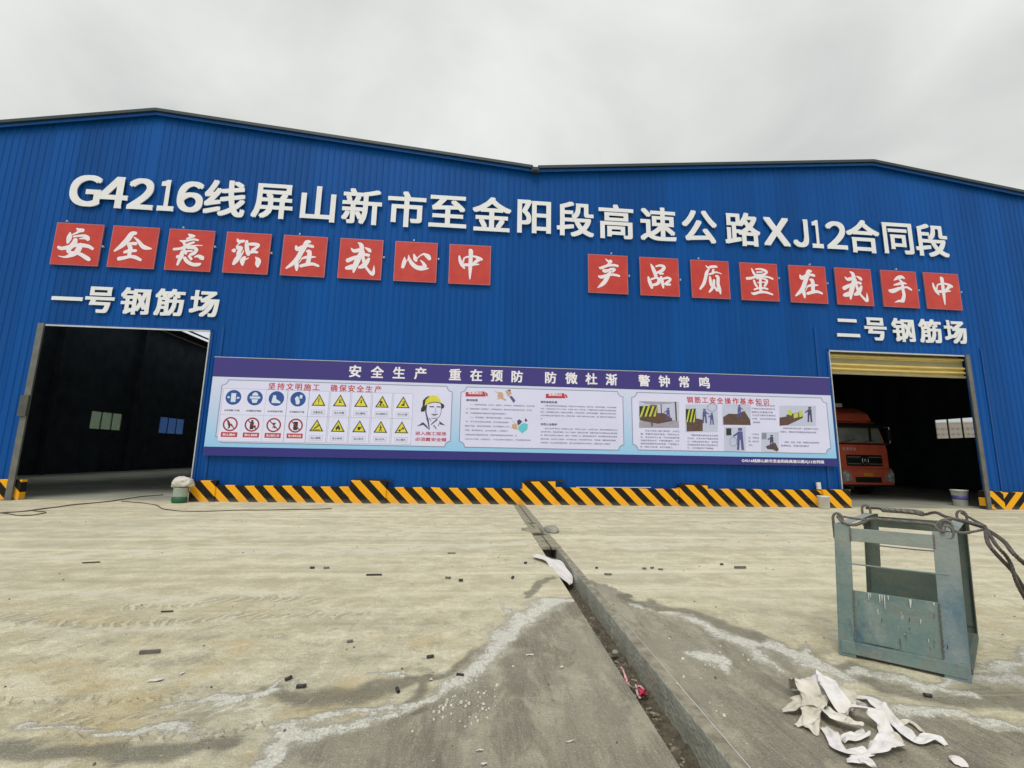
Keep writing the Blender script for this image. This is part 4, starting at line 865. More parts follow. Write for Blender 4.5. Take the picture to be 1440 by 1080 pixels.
        t.build('pictogram', [M['sign_black'], M['sign_yellow']], r)
        t = MB(); t.rect(-.2, .2, -.335, -.185, y); t.cur = 1; t.rect(-.193, .193, -.328, -.192, y-.0004); t.build('caption_box', [M['line'], M['card']], r)
        put_type(cap, 0, -.26, y-.0009, h=.075, wd=.30 if len(cap) < 5 else .35, bold=.022, m=M['ink'], name='caption', parent=r, res=1)
rowA = [(328.1, 563.4), (358.3, 564.2), (388.7, 564.9), (419.1, 565.5)]; rowB = [(323.5, 598.7), (354.2, 599.4), (384.5, 600.3), (415.4, 600.6)]
triA = [(448.2, 567), (478.2, 567.8), (508.1, 568.3), (537.6, 568.9), (567, 569.4)]; triB = [(445.1, 602.3), (475.1, 602.8), (505, 603.4), (534.9, 604.1), (564.4, 604.6)]
for k in range(4):
    X = (W(*rowA[k], YB)[0]+W(*rowB[k], YB)[0])/2
    card(X, 2.945, .64, .80, 'blue', k, ['必须穿戴工作服', '必须戴防护眼镜', '必须穿防护鞋', '必须戴防护手套'][k]); card(X, 2.155, .64, .80, 'red', k, ['禁止烟火', '禁止触摸', '禁止酒后上岗', '禁止乘坐吊篮'][k])
for k in range(5):
    X = (W(*triA[k], YB)[0]+W(*triB[k], YB)[0])/2
    card(X, 2.945, .60, .80, 'tri', k, ['注意安全', '当心吊物', '当心触电', '当心机械伤人', '当心扎脚'][k]); card(X, 2.165, .60, .80, 'tri', k+5, ['当心滑跌', '当心火灾', '当心伤手', '当心行人', '当心碰头'][k])
# helmeted worker portrait, traced line art
f = ZM(560, 540, 10.8); wk = bpy.data.objects.new('worker_portrait', None); C.objects.link(wk); wk.parent = nb_
def dpoly(par, name, m, polys, f, dy, strokes=()):
    t = MB()
    for k, p in enumerate(polys): t.poly([f(*q) for q in p], YB-dy-.0003*k)
    for k, s in enumerate(strokes):
        P = []
        for (a, b, c) in s: X, Z = f(a, b); P.append((X, Z, abs(f(a+c, b)[0]-X)))
        t.stroke(P, YB-dy-.0006-.0003*k, dy=.00001)
    return t.build(name, m, par)
dpoly(wk, 'helmet_shadow', M['sign_black'], [[(370, 330), (375, 250), (430, 195), (480, 180), (440, 260), (430, 330), (400, 420), (345, 420), (345, 380)]], f, .0062)
dpoly(wk, 'helmet_brim', M['sign_black'], [[(640, 290), (700, 320), (695, 360), (660, 380), (650, 330)]], f, .0062)
dpoly(wk, 'helmet', M['sign_yellow'], [[(400, 330), (420, 240), (480, 185), (540, 172), (600, 190), (640, 240), (655, 300), (640, 290), (540, 280), (450, 305)]], f, .0072)
dpoly(wk, 'linework', M['ink'], [[(280, 645), (380, 580), (440, 640), (460, 690), (380, 620)], [(620, 560), (715, 630), (640, 615)]], f, .0066,
      [[(430, 320, 22), (420, 420, 18), (440, 510, 22), (460, 560, 14)], [(655, 340, 8), (650, 430, 7), (620, 500, 7), (560, 525, 9), (500, 515, 7)], [(480, 345, 16), (540, 345, 16)], [(585, 345, 14), (640, 350, 16)], [(560, 370, 5), (575, 420, 5), (550, 425, 5)],
       [(510, 460, 12), (550, 462, 14), (600, 458, 10)], [(530, 482, 8), (570, 482, 8)], [(440, 520, 28), (460, 600, 20), (470, 690, 14)], [(590, 540, 20), (540, 580, 16), (500, 615, 12)], [(470, 520, 10), (500, 560, 8)], [(540, 630, 16), (580, 680, 10)],
       [(450, 300, 10), (540, 275, 10), (640, 290, 12), (690, 320, 12)], [(380, 620, 8), (350, 590, 8)], [(605, 640, 8), (630, 590, 8)]])
textline(f, 258, 728, 752, .115, '进入施工现场', M['red_ink'], .018, 'warning_text', wk, res=2); textline(f, 258, 728, 842, .115, '必须戴安全帽', M['red_ink'], .018, 'warning_text', wk, res=2)
# panel two: first aid text
f = ZM(640, 540, 10.8); H = .052
tb = MB()
for x0, x1, y, s in ((230, 1205, 325, '（一）脱离低压电源：拉开关，拔插头，切断电线，用绝缘物挑开，及时呼救'), (165, 1165, 388, '人。脱离电源第一时间救护，立即检查伤员，就地进行抢救并拨打电话，不可盲'), (165, 775, 447, '目。不准直接用手触及伤员直到电源断开'),
                     (225, 865, 513, '（二）急救措施：触电者神志清醒，让其就地'), (160, 820, 577, '息，不可走动或站立观察，应将其抬至通风'), (150, 825, 643, '静卧平躺，保持呼吸通畅，就不需要人工呼'), (150, 795, 708, '呼吸，若呼吸停止，应立即抢救，心肺复苏'), (150, 940, 777, '法要坚持进行直至医生到场，如果呼吸微弱或没有呼吸时，应'), (150, 1155, 845, '口对口人工呼吸，心脏按压法，一人独立操作时交替进行，不可轻易放弃抢救。')):
    textline(f, x0, x1, y, H, s, mb=tb)
stuff(tb.build('text_block', M['body_ink'], nb_))
textline(f, 170, 345, 245, .075, '触电急救', M['ink'], .025, 'subheading', nb_, res=2)
for fx, (xa, xb, ya, yb_) in ((f, (160, 470, 108, 190)), (ZM(750, 540, 10.286), (180, 468, 128, 206))):
    rb = dpoly(nb_, 'ribbon', M['red_plate'], [[(xa, ya+15), (xb-30, ya+5), (xb, yb_), (xa, yb_)], [(xb-22, ya+10), (xb+20, ya+35), (xb+28, yb_-5), (xb+6, yb_-8)]], fx, .0052)
    textline(fx, xa+40, xb-55, (ya+yb_)/2-12, .085, '急救知识', M['print_white'], .03, 'ribbon_text', rb, dy=.0065, res=2)
dpoly(nb_, 'illustration', M['skin_ink'], [[(660, 120), (720, 130), (740, 200), (690, 230), (640, 190)], [(760, 100), (840, 90), (860, 150), (800, 190)], [(690, 190), (780, 240), (760, 255), (680, 215)]], f, .0055, [[(610, 110, 10), (680, 160, 12)], [(640, 230, 12), (690, 210, 10)]])
dpoly(nb_, 'illustration', M['worker_blue'], [[(820, 190), (860, 180), (915, 250), (890, 290)], [(795, 95), (825, 80), (850, 100), (820, 112)]], f, .0062)
dpoly(nb_, 'illustration', M['skin_ink'], [[(870, 610), (930, 600), (950, 680), (890, 690), (860, 650)]], f, .0055, [[(870, 555, 6), (915, 600, 6)], [(850, 665, 6), (980, 690, 6)]])
dpoly(nb_, 'illustration', M['cyan'], [[(960, 640), (1040, 590), (1105, 610), (1095, 690), (1020, 750), (960, 700)]], f, .0060)
dpoly(nb_, 'illustration', M['ink'], [[(940, 560), (975, 535), (1020, 570), (985, 610), (950, 630)], [(1055, 560), (1070, 515), (1100, 560), (1075, 575)]], f, .0066)
f = ZM(750, 540, 10.286); tb = MB()
for x0, x1, y, s in ((170, 1200, 328, '当发生烧伤时应立即脱离火源，尽快用冷水冲洗或浸泡，除去衣物，用清洁布覆盖，不可涂抹药物'), (105, 1195, 372, '水中，冷却时间不少于三十分钟，水温以十至二十度为宜，严重烧伤者应立即拨打电话送往医院'), (105, 1200, 418, '救治，注意保暖防止休克，搬运时动作要轻，切勿剥离衣服，保持呼吸道通畅，观察伤员生命体征变化'), (105, 1195, 468, '对化学烧伤应用大量清水冲洗，去除化学物，再用干净纱布包扎伤处，减少感染并尽快送医治疗'), (105, 140, 500, '疗。'),
                     (165, 1215, 655, '创伤止血有多种方法，包括指压止血法、加压包扎止血法、止血带止血法，现场应选择有效的方法止'), (105, 1215, 703, '血并进行包扎，固定骨折部位，防止二次损伤，搬运时应平稳，颈椎损伤者不可随意移动头部和颈部'), (105, 1210, 752, '用，使用止血带时应注明时间，每隔一小时放松一次，避免肢体缺血坏死，同时观察伤员面色与脉搏'), (105, 1190, 806, '敷料应清洁，加压包扎力度适中，以不渗血为宜，伤员应保持平卧位，下肢抬高，保暖安静等待救援'), (105, 1115, 858, '如有休克，应立即送往医院抢救，途中注意观察伤员生命体征，必要时进行心肺复苏')):
    textline(f, x0, x1, y, H, s, mb=tb)
stuff(tb.build('text_block', M['body_ink'], nb_))
textline(f, 105, 345, 262, .075, '烧伤急救处理', M['ink'], .025, 'subheading', nb_, res=2); textline(f, 105, 345, 583, .075, '创伤止血救护', M['ink'], .025, 'subheading', nb_, res=2)
# panel three: six pictures with captions
f = ZM(860, 520, 4.364); t = MB()
for c, a in zip('钢筋工安全操作基本知识', [480, 527, 573, 620, 665, 712, 760, 805, 852, 900, 947]): put_type(c, f(a, 184)[0], 3.41, YB-.0055, em=.225, bold=.018, mb=t, res=2)
t.build('heading', M['red_ink'], nb_)
f = ZM(885, 550, 10.667)
def worker(par, f, x, y, s, m=M['worker_blue'], flip=1):
    dpoly(par, 'figure', m, [[(x-16*s, y), (x+16*s, y), (x+20*s, y+55*s), (x-20*s, y+55*s)], [(x-18*s, y+55*s), (x-2*s, y+55*s), (x-6*s, y+120*s), (x-20*s, y+120*s)], [(x+3*s, y+55*s), (x+20*s, y+55*s), (x+26*s, y+120*s), (x+10*s, y+120*s)], [(x-14*s, y-22*s), (x+14*s, y-22*s), (x+12*s, y-4*s), (x-12*s, y-4*s)]], f, .0078,
          [[(x+flip*12*s, y+10*s, 12*s), (x+flip*42*s, y+30*s, 9*s)]])
def stripes(par, f, x0, x1, y0, y1, n):
    dpoly(par, 'striped_guard', M['sign_black'], [[(x0, y0), (x1, y0-8), (x1, y1), (x0, y1)]], f, .0062)
    dw = (x1-x0)/n
    dpoly(par, 'guard_stripes', M['lime_print'], [[(x0+dw*k+dw*.1, y1-4), (x0+dw*k+dw*.55, y1-4), (min(x0+dw*(k+1.35), x1), y0), (min(x0+dw*(k+.9), x1), y0)] for k in range(n)], f, .0067)
def picture(x0, x1, y0, y1, f, m=M['pale_print']):
    pr = bpy.data.objects.new('picture', None); C.objects.link(pr); pr.parent = nb_
    dpoly(pr, 'picture_ground', m, [[(x0, y0), (x1, y0), (x1, y1), (x0, y1)]], f, .0052); return pr
a = picture(145, 745, 160, 550, f, M['pale_print']); stripes(a, f, 150, 420, 225, 385, 4); worker(a, f, 580, 280, 1.3, flip=-1)
dpoly(a, 'shelter', M['grey_print'], [[(135, 150), (720, 165), (600, 190), (340, 205), (250, 190)], [(150, 455), (640, 430), (740, 455), (745, 550), (145, 550)]], f, .0060)
dpoly(a, 'machine', M['rebar_print'], [[(150, 400), (330, 330), (520, 330), (640, 410), (640, 450), (430, 490), (160, 440)], [(310, 210), (410, 210), (420, 320), (320, 340)]], f, .0069, [[(335, 440, 22), (340, 525, 20)], [(690, 165, 22), (705, 440, 22)], [(475, 200, 14), (480, 330, 14)]])
b = picture(840, 1325, 200, 615, f); stripes(b, f, 845, 1000, 270, 470, 3); worker(b, f, 1125, 300, 1.5); worker(b, f, 1235, 355, 1.25, flip=-1)
dpoly(b, 'machine', M['rebar_print'], [[(855, 470), (1010, 410), (1100, 430), (1100, 600), (860, 605)]], f, .0069)
dpoly(b, 'speech_bubble', M['line'], [], f, .0069, [[(1170+70+68*math.cos(t_), 245+60*math.sin(t_), 8) for t_ in np.linspace(0, 6.28, 14)]])
tb = MB()
L1 = ['作业人员进入施工现场时，必须正', '确，佩戴劳动防护用品，特种作业人', '证，持证后方可上岗，作业前检查机械', '设备的安全状况，不得违章操作，工作', '结束后清理现场切断电源，严禁酒后上', '岗，做到工完料清，安全文明施工。']
for k, s in enumerate(L1): textline(f, 235 if k == 0 else 168, 750 if k < 5 else 655, 600+k*48, .06, s, mb=tb)
L2 = ['钢筋调直机械应由专人操作', '作业时，无关人员不得靠近机械', '行，加强自我防护意识，操作前', '应检查各部件是否正常运转方可', '行，冷拉钢筋时严禁跨越。']
for k, s in enumerate(L2): textline(f, 930 if k == 0 else 870, 1330 if k < 4 else 1270, 665+k*48, .06, s, mb=tb)
f = ZM(1010, 550, 9)
c_ = picture(50, 410, 168, 432, f, M['pale_print']); dpoly(c_, 'machine', M['rebar_print'], [[(60, 330), (130, 285), (230, 290), (330, 250), (400, 360), (410, 430), (65, 425)]], f, .0062); worker(c_, f, 265, 200, 1.1)
d_ = picture(75, 345, 455, 760, f); worker(d_, f, 275, 510, 1.95, M['worker_blue'], -1); dpoly(d_, 'switch_box', M['sign_black'], [[(100, 470), (165, 470), (165, 560), (100, 560)]], f, .0069)
dpoly(d_, 'speech_bubble', M['line'], [], f, .0069, [[(190+45*math.cos(t_), 640+58*math.sin(t_), 6) for t_ in np.linspace(0, 6.28, 14)]])
e_ = picture(545, 765, 520, 770, f); worker(e_, f, 675, 580, 1.15, M['ink'], -1); dpoly(e_, 'machine', M['rebar_print'], [[(600, 700), (720, 650), (765, 740), (740, 765), (690, 740), (620, 735)]], f, .0062); dpoly(e_, 'switch_box', M['line'], [[(550, 530), (610, 530), (610, 610), (550, 610)]], f, .0062)
g_ = picture(772, 1235, 185, 440, f, M['pale_print']); dpoly(g_, 'machine', M['rebar_print'], [[(860, 300), (1060, 260), (1070, 340), (880, 430)], [(775, 335), (870, 320), (880, 430), (775, 438)]], f, .0062); worker(g_, f, 1155, 230, 1.35, M['ink'], -1)
dpoly(g_, 'vest', M['lime_print'], [[(880, 240), (925, 240), (930, 310), (885, 300)], [(1020, 245), (1062, 245), (1062, 320), (1025, 330)], [(950, 285), (1010, 275), (1010, 330), (955, 345)]], f, .0072)
for x0, x1, y, s in ((480, 715, 185, '弯曲机操作时应'), (420, 720, 225, '严禁超过规定直径作业'), (420, 690, 268, '钢筋应放置整齐稳'), (430, 725, 308, '作业区设置安全警戒线'), (430, 730, 352, '出现，应立即停机检'), (440, 530, 395, '查维修'),
                     (425, 515, 548, '工作时'), (380, 515, 592, '应，停电挂'), (380, 515, 638, '牌，断开开'), (385, 440, 683, '关。'), (820, 1265, 475, '切断机运转中禁止用手，直接清除刀口附近'), (785, 1240, 520, '的断头，钢筋应平直握紧后再送料切断'), (840, 1275, 650, '焊接、切割、电焊，焊接时应远离易燃'), (790, 1145, 693, '易爆物品，配备消防器材')):
    textline(f, x0, x1, y, .06, s, mb=tb)
stuff(tb.build('text_block', M['body_ink'], nb_))
put_type('G4216线屏山新市至金阳段高速公路XJ12合同段', (W(1043, 649, YB)[0]+W(1159, 650, YB)[0])/2, 1.455, YB-.0045, h=.125, wd=W(1159, 650, YB)[0]-W(1043, 649, YB)[0], bold=.03, m=M['print_white'], name='footer_text', parent=nb_, res=2)

# ================================================================= STRIPED KERB WALL
def plinth(name, label, segs, y0=-.25):
    r = thing(name, label, 'kerb')
    for (xa, xb, h, yf, lean, nm) in segs:
        t = MB(); n = max(1, int((xb-xa)/.4)); vs = []; fs = []
        for i in range(n+1):
            x = xa+(xb-xa)*i/n; dz = .008*math.sin(x*3.1)+.006*math.sin(x*7.7)
            vs += [(x, yf, -.01), (x, yf+.01, h+dz-.02), (x, yf+.03, h+dz), (x, -.04, h+dz), (x, -.04, -.01)]
            if i < n:
                for j in range(4): fs.append((5*i+j, 5*i+5+j, 5*i+6+j, 5*i+1+j))
        fs += [(0, 1, 2, 3, 4), tuple(5*n+k for k in (4, 3, 2, 1, 0))]
        t.add(vs, fs); o = t.build(nm, M['stripe'], r); o['lean'] = float(lean)
    return r
plinth('striped_kerb', 'long low kerb wall with yellow and black hazard stripes between the two doorways', [
    (-8.22, -7.52, .60, -.22, 1, 'end_block'), (-7.52, -3.68, .47, -.18, 1, 'kerb_wall'), (-3.68, -2.62, .655, -.24, 1, 'column_footing'), (-2.62, 1.50, .475, -.18, 1, 'kerb_wall'), (1.50, 2.52, .70, -.24, 1, 'column_footing'),
    (2.52, 6.50, .53, -.18, 1, 'kerb_wall'), (6.50, 7.42, .655, -.24, 1, 'column_footing'), (7.42, 11.30, .55, -.18, 1, 'kerb_wall'), (11.30, 12.25, .58, -.26, 1, 'end_block')])
plinth('striped_kerb', 'hazard striped kerb block at the left edge of the left doorway', [(-13.35, -12.76, .56, -.22, 1, 'end_block'), (-16.5, -13.35, .52, -.2, -1, 'kerb_wall')])
plinth('striped_kerb', 'hazard striped kerb block at the right edge of the roller shutter doorway', [(17.05, 17.75, .60, -.24, 1, 'end_block'), (17.75, 18.75, .56, -.22, -1, 'kerb_wall')])
M['soot'] = mat('black_rubber_mat', (.02, .02, .022), .8)
for k, (xa, xb, z) in enumerate(((-3.55, -2.45, .66), (1.62, 2.85, .705), (6.6, 7.5, .66))):
    t = MB()
    for q in range(5): t.box(xa+q*(xb-xa)/5, xa+(q+1)*(xb-xa)/5-.02, -.15, -.05, z, z+.035+.03*random.random())
    o = t.build('bolt_plate', M['soot']); tag(o, ['black column base plate on the left raised footing of the kerb', 'black column base plate on the middle raised footing, over the drain', 'black column base plate on the right raised footing of the kerb'][k], 'base plate', 'column base plates')
M['white_plastic'] = mat('white_plastic', (.66, .66, .64), .5, 0, .1, 5)
t = MB(); t.bar((3.2, -.11, .545), (5.6, -.11, .565), .03, .02); tag(t.build('pvc_pipe', M['white_plastic']), 'white pvc pipe lying on top of the striped kerb, right of the middle footing', 'pipe')

# ================================================================= COVERS OVER THE DRAIN
def cover(y0, y1, tilt=(0, 0, 0), dz=0, lab='', dx=0):
    r = thing('drain_cover', lab, 'drain cover', ((xl(y0)+xr(y0))/2+dx, (y0+y1)/2, .012+dz), 0, 'concrete covers over the drain'); r.rotation_euler = tilt
    w_ = (xr(y0)-xl(y0))*.5; Lh = (y1-y0)/2
    for s in (-1, 1):
        t = MB(); x0, x1 = (.012, w_) if s > 0 else (-w_, -.012); t.box(x0, x1, -Lh, Lh, -.05, 0); bevel(t.build('slab', M['cover'], r), .006)
n = 7; ys_ = np.linspace(-3.9, -.26, n+1)
for k in range(n): cover(ys_[k]+.008, ys_[k+1]-.008, (0, 0, random.uniform(-.01, .01)), random.uniform(-.004, .004), ['drain cover at the near end of the far run, beside the broken covers'] [0] if k == 0 else '%s drain cover counted from the striped kerb wall, in the flush far run' % ['', 'sixth', 'fifth', 'fourth', 'third', 'second', 'first'][k])
cover(-4.55, -4.0, (.10, .02, .12), -.035, 'cracked drain cover sunk and tilted just behind the gap', -.02)
cover(-6.6, -6.05, (-.03, 0, -.02), .0, 'drain cover at the edge of the open trench, over its dark mouth'); cover(-6.03, -5.5, (0, 0, .015), .0, 'drain cover just behind the one over the open mouth')
t = MB(); t.box(1.06, 1.32, -5.1, -4.75, -.03, .02, Matrix.Rotation(.5, 3, 'Z') @ Matrix.Rotation(.15, 3, 'X')); o = t.build('broken_slab', M['cover']); bevel(o, .01); tag(o, 'broken dark slab piece bridging the left side of the drain gap', 'slab')
def blob(name, m, c, r, seed, sub=3, flat=.7):
    bm = bmesh.new(); bmesh.ops.create_icosphere(bm, subdivisions=sub, radius=1)
    for v in bm.verts:
        d = 1+.28*noise.noise(v.co*1.6+Vector((seed, 0, 0)))+.12*noise.noise(v.co*4+Vector((seed, 3, 0)))
        v.co = Vector((v.co.x*r[0]*d, v.co.y*r[1]*d, max(v.co.z, -.7)*r[2]*d))
    me = bpy.data.meshes.new(name); bm.to_mesh(me); bm.free(); me.materials.append(m); me.polygons.foreach_set('use_smooth', [True]*len(me.polygons)); o = link(name, me); o.location = c; return o
tag(blob('concrete_rubble', M['concrete'], (1.58, -5.0, .04), (.15, .24, .07), 3), 'rounded lump of concrete on the right lip of the drain gap', 'rubble')

# ================================================================= LIFTING CAGE
M['cage'] = mat('worn_teal_paint', (.10, .19, .19), .6, .1, .3, 5, .25, 30, col2=(.23, .29, .27), detail=9)
M['cage_blue'] = mat('worn_blue_paint', (.06, .15, .23), .55, .1, .3, 5, .25, 30, col2=(.22, .28, .28), detail=9)
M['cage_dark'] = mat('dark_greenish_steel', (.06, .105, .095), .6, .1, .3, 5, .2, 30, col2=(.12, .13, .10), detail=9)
M['rust'] = mat('rusty_grey_steel', (.12, .105, .095), .7, .3, .3, 9, .3, 60, col2=(.22, .205, .185), detail=8)
def worn(m, c1, scale=6, lo=.60, hi=.66, amt=.8, st=.45):
    """scratches and rust blots over an existing material"""
    N, L = m.node_tree.nodes, m.node_tree.links; b = N['Principled BSDF']; src = b.inputs['Base Color'].links[0].from_socket
    tc = N.new('ShaderNodeTexCoord'); mp = N.new('ShaderNodeMapping'); mp.inputs['Scale'].default_value = (1, 1, st); L.new(tc.outputs['Object'], mp.inputs[0])
    n = N.new('ShaderNodeTexNoise'); n.inputs['Scale'].default_value = scale; n.inputs['Detail'].default_value = 10; n.inputs['Roughness'].default_value = .7; L.new(mp.outputs[0], n.inputs['Vector'])
    r = N.new('ShaderNodeMapRange'); r.inputs[1].default_value = lo; r.inputs[2].default_value = hi; r.inputs[4].default_value = amt; L.new(n.outputs[0], r.inputs[0])
    mx = N.new('ShaderNodeMix'); mx.data_type = 'RGBA'; L.new(r.outputs[0], mx.inputs[0]); L.new(src, mx.inputs[6]); mx.inputs[7].default_value = (*c1, 1); L.new(mx.outputs[2], b.inputs['Base Color'])
worn(M['cage'], (.13, .10, .075), 11, .62, .72, .7); worn(M['cage'], (.40, .42, .39), 3.5, .50, .72, .55); worn(M['cage'], (.55, .58, .52), 22, .66, .70, .7); worn(M['cage'], (.04, .055, .05), 30, .66, .71, .7); worn(M['cage'], (.62, .63, .58), 34, .64, .68, .75, .10); worn(M['cage'], (.05, .07, .075), 26, .63, .68, .6, .14); worn(M['cage'], (.16, .13, .10), 5, .52, .70, .65, 1); worn(M['cage_blue'], (.5, .5, .46), 30, .65, .69, .6, .12); worn(M['cage_blue'], (.14, .12, .10), 12, .62, .7); worn(M['cage_blue'], (.36, .39, .38), 3, .48, .7, .6); worn(M['cage'], (.03, .09, .16), 3, .58, .68, .6)
worn(M['cage_dark'], (.12, .07, .045), 6)
def top_weather(m):
    N, L = m.node_tree.nodes, m.node_tree.links; b = N['Principled BSDF']; src = b.inputs['Base Color'].links[0].from_socket
    tc = N.new('ShaderNodeTexCoord'); sx = N.new('ShaderNodeSeparateXYZ'); L.new(tc.outputs['Object'], sx.inputs[0]); n = N.new('ShaderNodeTexNoise'); n.inputs['Scale'].default_value = 7; n.inputs['Detail'].default_value = 9; L.new(tc.outputs['Object'], n.inputs['Vector'])
    ad = N.new('ShaderNodeMath'); ad.operation = 'ADD'; L.new(sx.outputs[2], ad.inputs[0]); L.new(n.outputs[0], ad.inputs[1]); r = N.new('ShaderNodeMapRange'); r.inputs[1].default_value = 1.0; r.inputs[2].default_value = 1.5; r.inputs[4].default_value = .8; L.new(ad.outputs[0], r.inputs[0])
    mx = N.new('ShaderNodeMix'); mx.data_type = 'RGBA'; L.new(r.outputs[0], mx.inputs[0]); L.new(src, mx.inputs[6]); mx.inputs[7].default_value = (.30, .33, .30, 1); L.new(mx.outputs[2], b.inputs['Base Color'])
top_weather(M['cage']); top_weather(M['cage_blue'])     # paint rubbed off by the slings round the top
FLb, FRb = Vector((2.905, -10.62, 0)), Vector((3.458, -11.104, 0)); FLt, FRt = Vector((2.93, -10.66, 1.0)), Vector((3.50, -11.10, 1.0))
dv = Vector((.95, .735, 0))*.97
cg = thing('lifting_cage', 'weathered teal steel lifting cage with solid lower panels standing on the yard at right', 'cage')
u = (FRb-FLb).normalized(); nrm_f = Vector((u.y, -u.x, 0)); 
if nrm_f.y > 0: nrm_f = -nrm_f
def lerp(a, b, t_): return a+(b-a)*t_
def quadplate(name, m, a, b, c, d, th, par, off=Vector((0, 0, 0))):
    n = (b-a).cross(d-a).normalized()*th; t = MB(); P = [a+off, b+off, c+off, d+off]; t.add([p-n/2 for p in P]+[p+n/2 for p in P], [(3, 2, 1, 0), (4, 5, 6, 7), (0, 1, 5, 4), (1, 2, 6, 5), (2, 3, 7, 6), (3, 0, 4, 7)]); return bevel(t.build(name, m, par), .003)
post_dirs = [(FLb, FLt, .105), (FRb, FRt, -.115)]
def face_pt(A, B, T, s_, z): # point on front face param
    return lerp(lerp(A, B, s_), lerp(A, B, s_), 0)
def fp(s_, z, back=0): 
    base = lerp(FLb, FRb, s_); top_ = lerp(FLt, FRt, s_); return lerp(base, top_, z/1.0)+dv*back
wpost = .145
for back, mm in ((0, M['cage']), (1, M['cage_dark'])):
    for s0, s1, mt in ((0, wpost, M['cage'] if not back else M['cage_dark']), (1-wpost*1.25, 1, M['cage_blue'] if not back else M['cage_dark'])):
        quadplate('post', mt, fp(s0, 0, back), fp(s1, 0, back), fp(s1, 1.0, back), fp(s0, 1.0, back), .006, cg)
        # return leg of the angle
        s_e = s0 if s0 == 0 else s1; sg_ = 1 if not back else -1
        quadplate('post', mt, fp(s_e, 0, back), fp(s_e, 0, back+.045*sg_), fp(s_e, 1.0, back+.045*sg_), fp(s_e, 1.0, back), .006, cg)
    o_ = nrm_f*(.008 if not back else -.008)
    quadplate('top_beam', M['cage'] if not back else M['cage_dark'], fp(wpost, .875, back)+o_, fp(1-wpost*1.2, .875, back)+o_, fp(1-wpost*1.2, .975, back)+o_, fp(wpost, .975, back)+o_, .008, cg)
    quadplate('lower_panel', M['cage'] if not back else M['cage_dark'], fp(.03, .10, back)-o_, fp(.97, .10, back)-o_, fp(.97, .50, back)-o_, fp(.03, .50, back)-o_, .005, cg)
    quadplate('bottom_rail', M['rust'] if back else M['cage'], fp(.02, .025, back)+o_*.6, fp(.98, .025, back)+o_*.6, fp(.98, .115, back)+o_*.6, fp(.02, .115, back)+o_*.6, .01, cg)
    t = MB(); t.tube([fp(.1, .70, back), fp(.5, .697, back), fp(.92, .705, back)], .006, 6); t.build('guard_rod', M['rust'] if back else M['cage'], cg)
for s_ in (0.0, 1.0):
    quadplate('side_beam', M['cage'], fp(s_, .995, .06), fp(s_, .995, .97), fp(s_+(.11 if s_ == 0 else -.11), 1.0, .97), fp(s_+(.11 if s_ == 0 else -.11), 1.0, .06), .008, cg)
t = MB(); t.bar(fp(.99, .05, .08), fp(.99, .05, .92), .03, .04); t.build('side_rail', M['cage_dark'], cg)
quadplate('floor_plate', M['cage_dark'], fp(.02, .05, .02), fp(.98, .05, .02), fp(.98, .05, .98), fp(.02, .05, .98), .006, cg)
t = MB()
for s_, z in ((.5, .3),): pass
for k, (s_, b_) in enumerate(((.03, .02), (.93, .03), (.03, .97), (.97, .97))):
    t = MB(); c0 = fp(s_, 1.0, b_); pts = []
    for a in np.linspace(-.2, math.pi+.2, 11): pts.append(c0+Vector((u.x*.032*math.cos(a), u.y*.032*math.cos(a), .035+.045*math.sin(a))))
    pts = [c0+u*.030+Vector((0, 0, -.12))]+pts+[c0-u*.030+Vector((0, 0, -.12))]; t.tube(pts, .010, 8); t.build('lifting_eye', M['rust'], cg, True)
# welds, the slot over the bottom rail, paint runs and scratches on the front panel
o_ = nrm_f*.014
for s_, z0_, z1_ in ((wpost, .5, .13), (1-wpost*1.2, .5, .13)):
    t = MB(); t.tube([fp(s_+.004*math.sin(k*2.7), z0_+(z1_-z0_)*k/22)+nrm_f*.006 for k in range(23)], [.0035+.002*(k % 2) for k in range(23)], 5); t.build('weld_bead', M['rust'], cg)
for s_ in (wpost, 1-wpost*1.2):
    t = MB(); t.tube([fp(s_, .875+.1*k/9)+nrm_f*.012 for k in range(10)], [.004+.0025*(k % 2) for k in range(10)], 5); t.build('weld_bead', M['rust'], cg)
def mark(mb, s_, z_, w_, h_, slant=0):
    a_, b_, c_, d_ = fp(s_, z_), fp(s_+w_, z_+slant*.2), fp(s_+w_*.7+slant*.1, z_-h_), fp(s_+w_*.3+slant*.1, z_-h_); off_ = -nrm_f*.008+nrm_f*.0125
    mb.add([q+off_ for q in (a_, b_, c_, d_)]+[q+off_-nrm_f*.002 for q in (a_, b_, c_, d_)], [(0, 1, 2, 3), (3, 2, 1, 0), (0, 4, 5, 1), (1, 5, 6, 2), (2, 6, 7, 3), (3, 7, 4, 0)][:1]+[(0, 4, 5, 1), (1, 5, 6, 2), (2, 6, 7, 3), (3, 7, 4, 0)])
rd = random.Random(4); off_ = None
t = MB()
for s_, h_ in ((.27, .05), (.285, .03), (.36, .06), (.38, .045), (.40, .10), (.43, .03), (.60, .06), (.605, .04), (.78, .02), (.82, .03)): mark(t, s_, .497, .008+rd.random()*.006, h_)
for k in range(4): mark(t, rd.uniform(.2, .85), rd.uniform(.2, .4), .006, rd.uniform(.01, .04), rd.uniform(-.05, .05))
stuff(t.build('paint_runs', M['white_plastic'], cg))
t = MB()
for k in range(8): mark(t, rd.uniform(.18, .86), rd.uniform(.17, .47), .004, rd.uniform(.015, .07), rd.uniform(-.12, .12))
mark(t, .165, .128, .36, .006); stuff(t.build('scratches', M['soot'], cg))
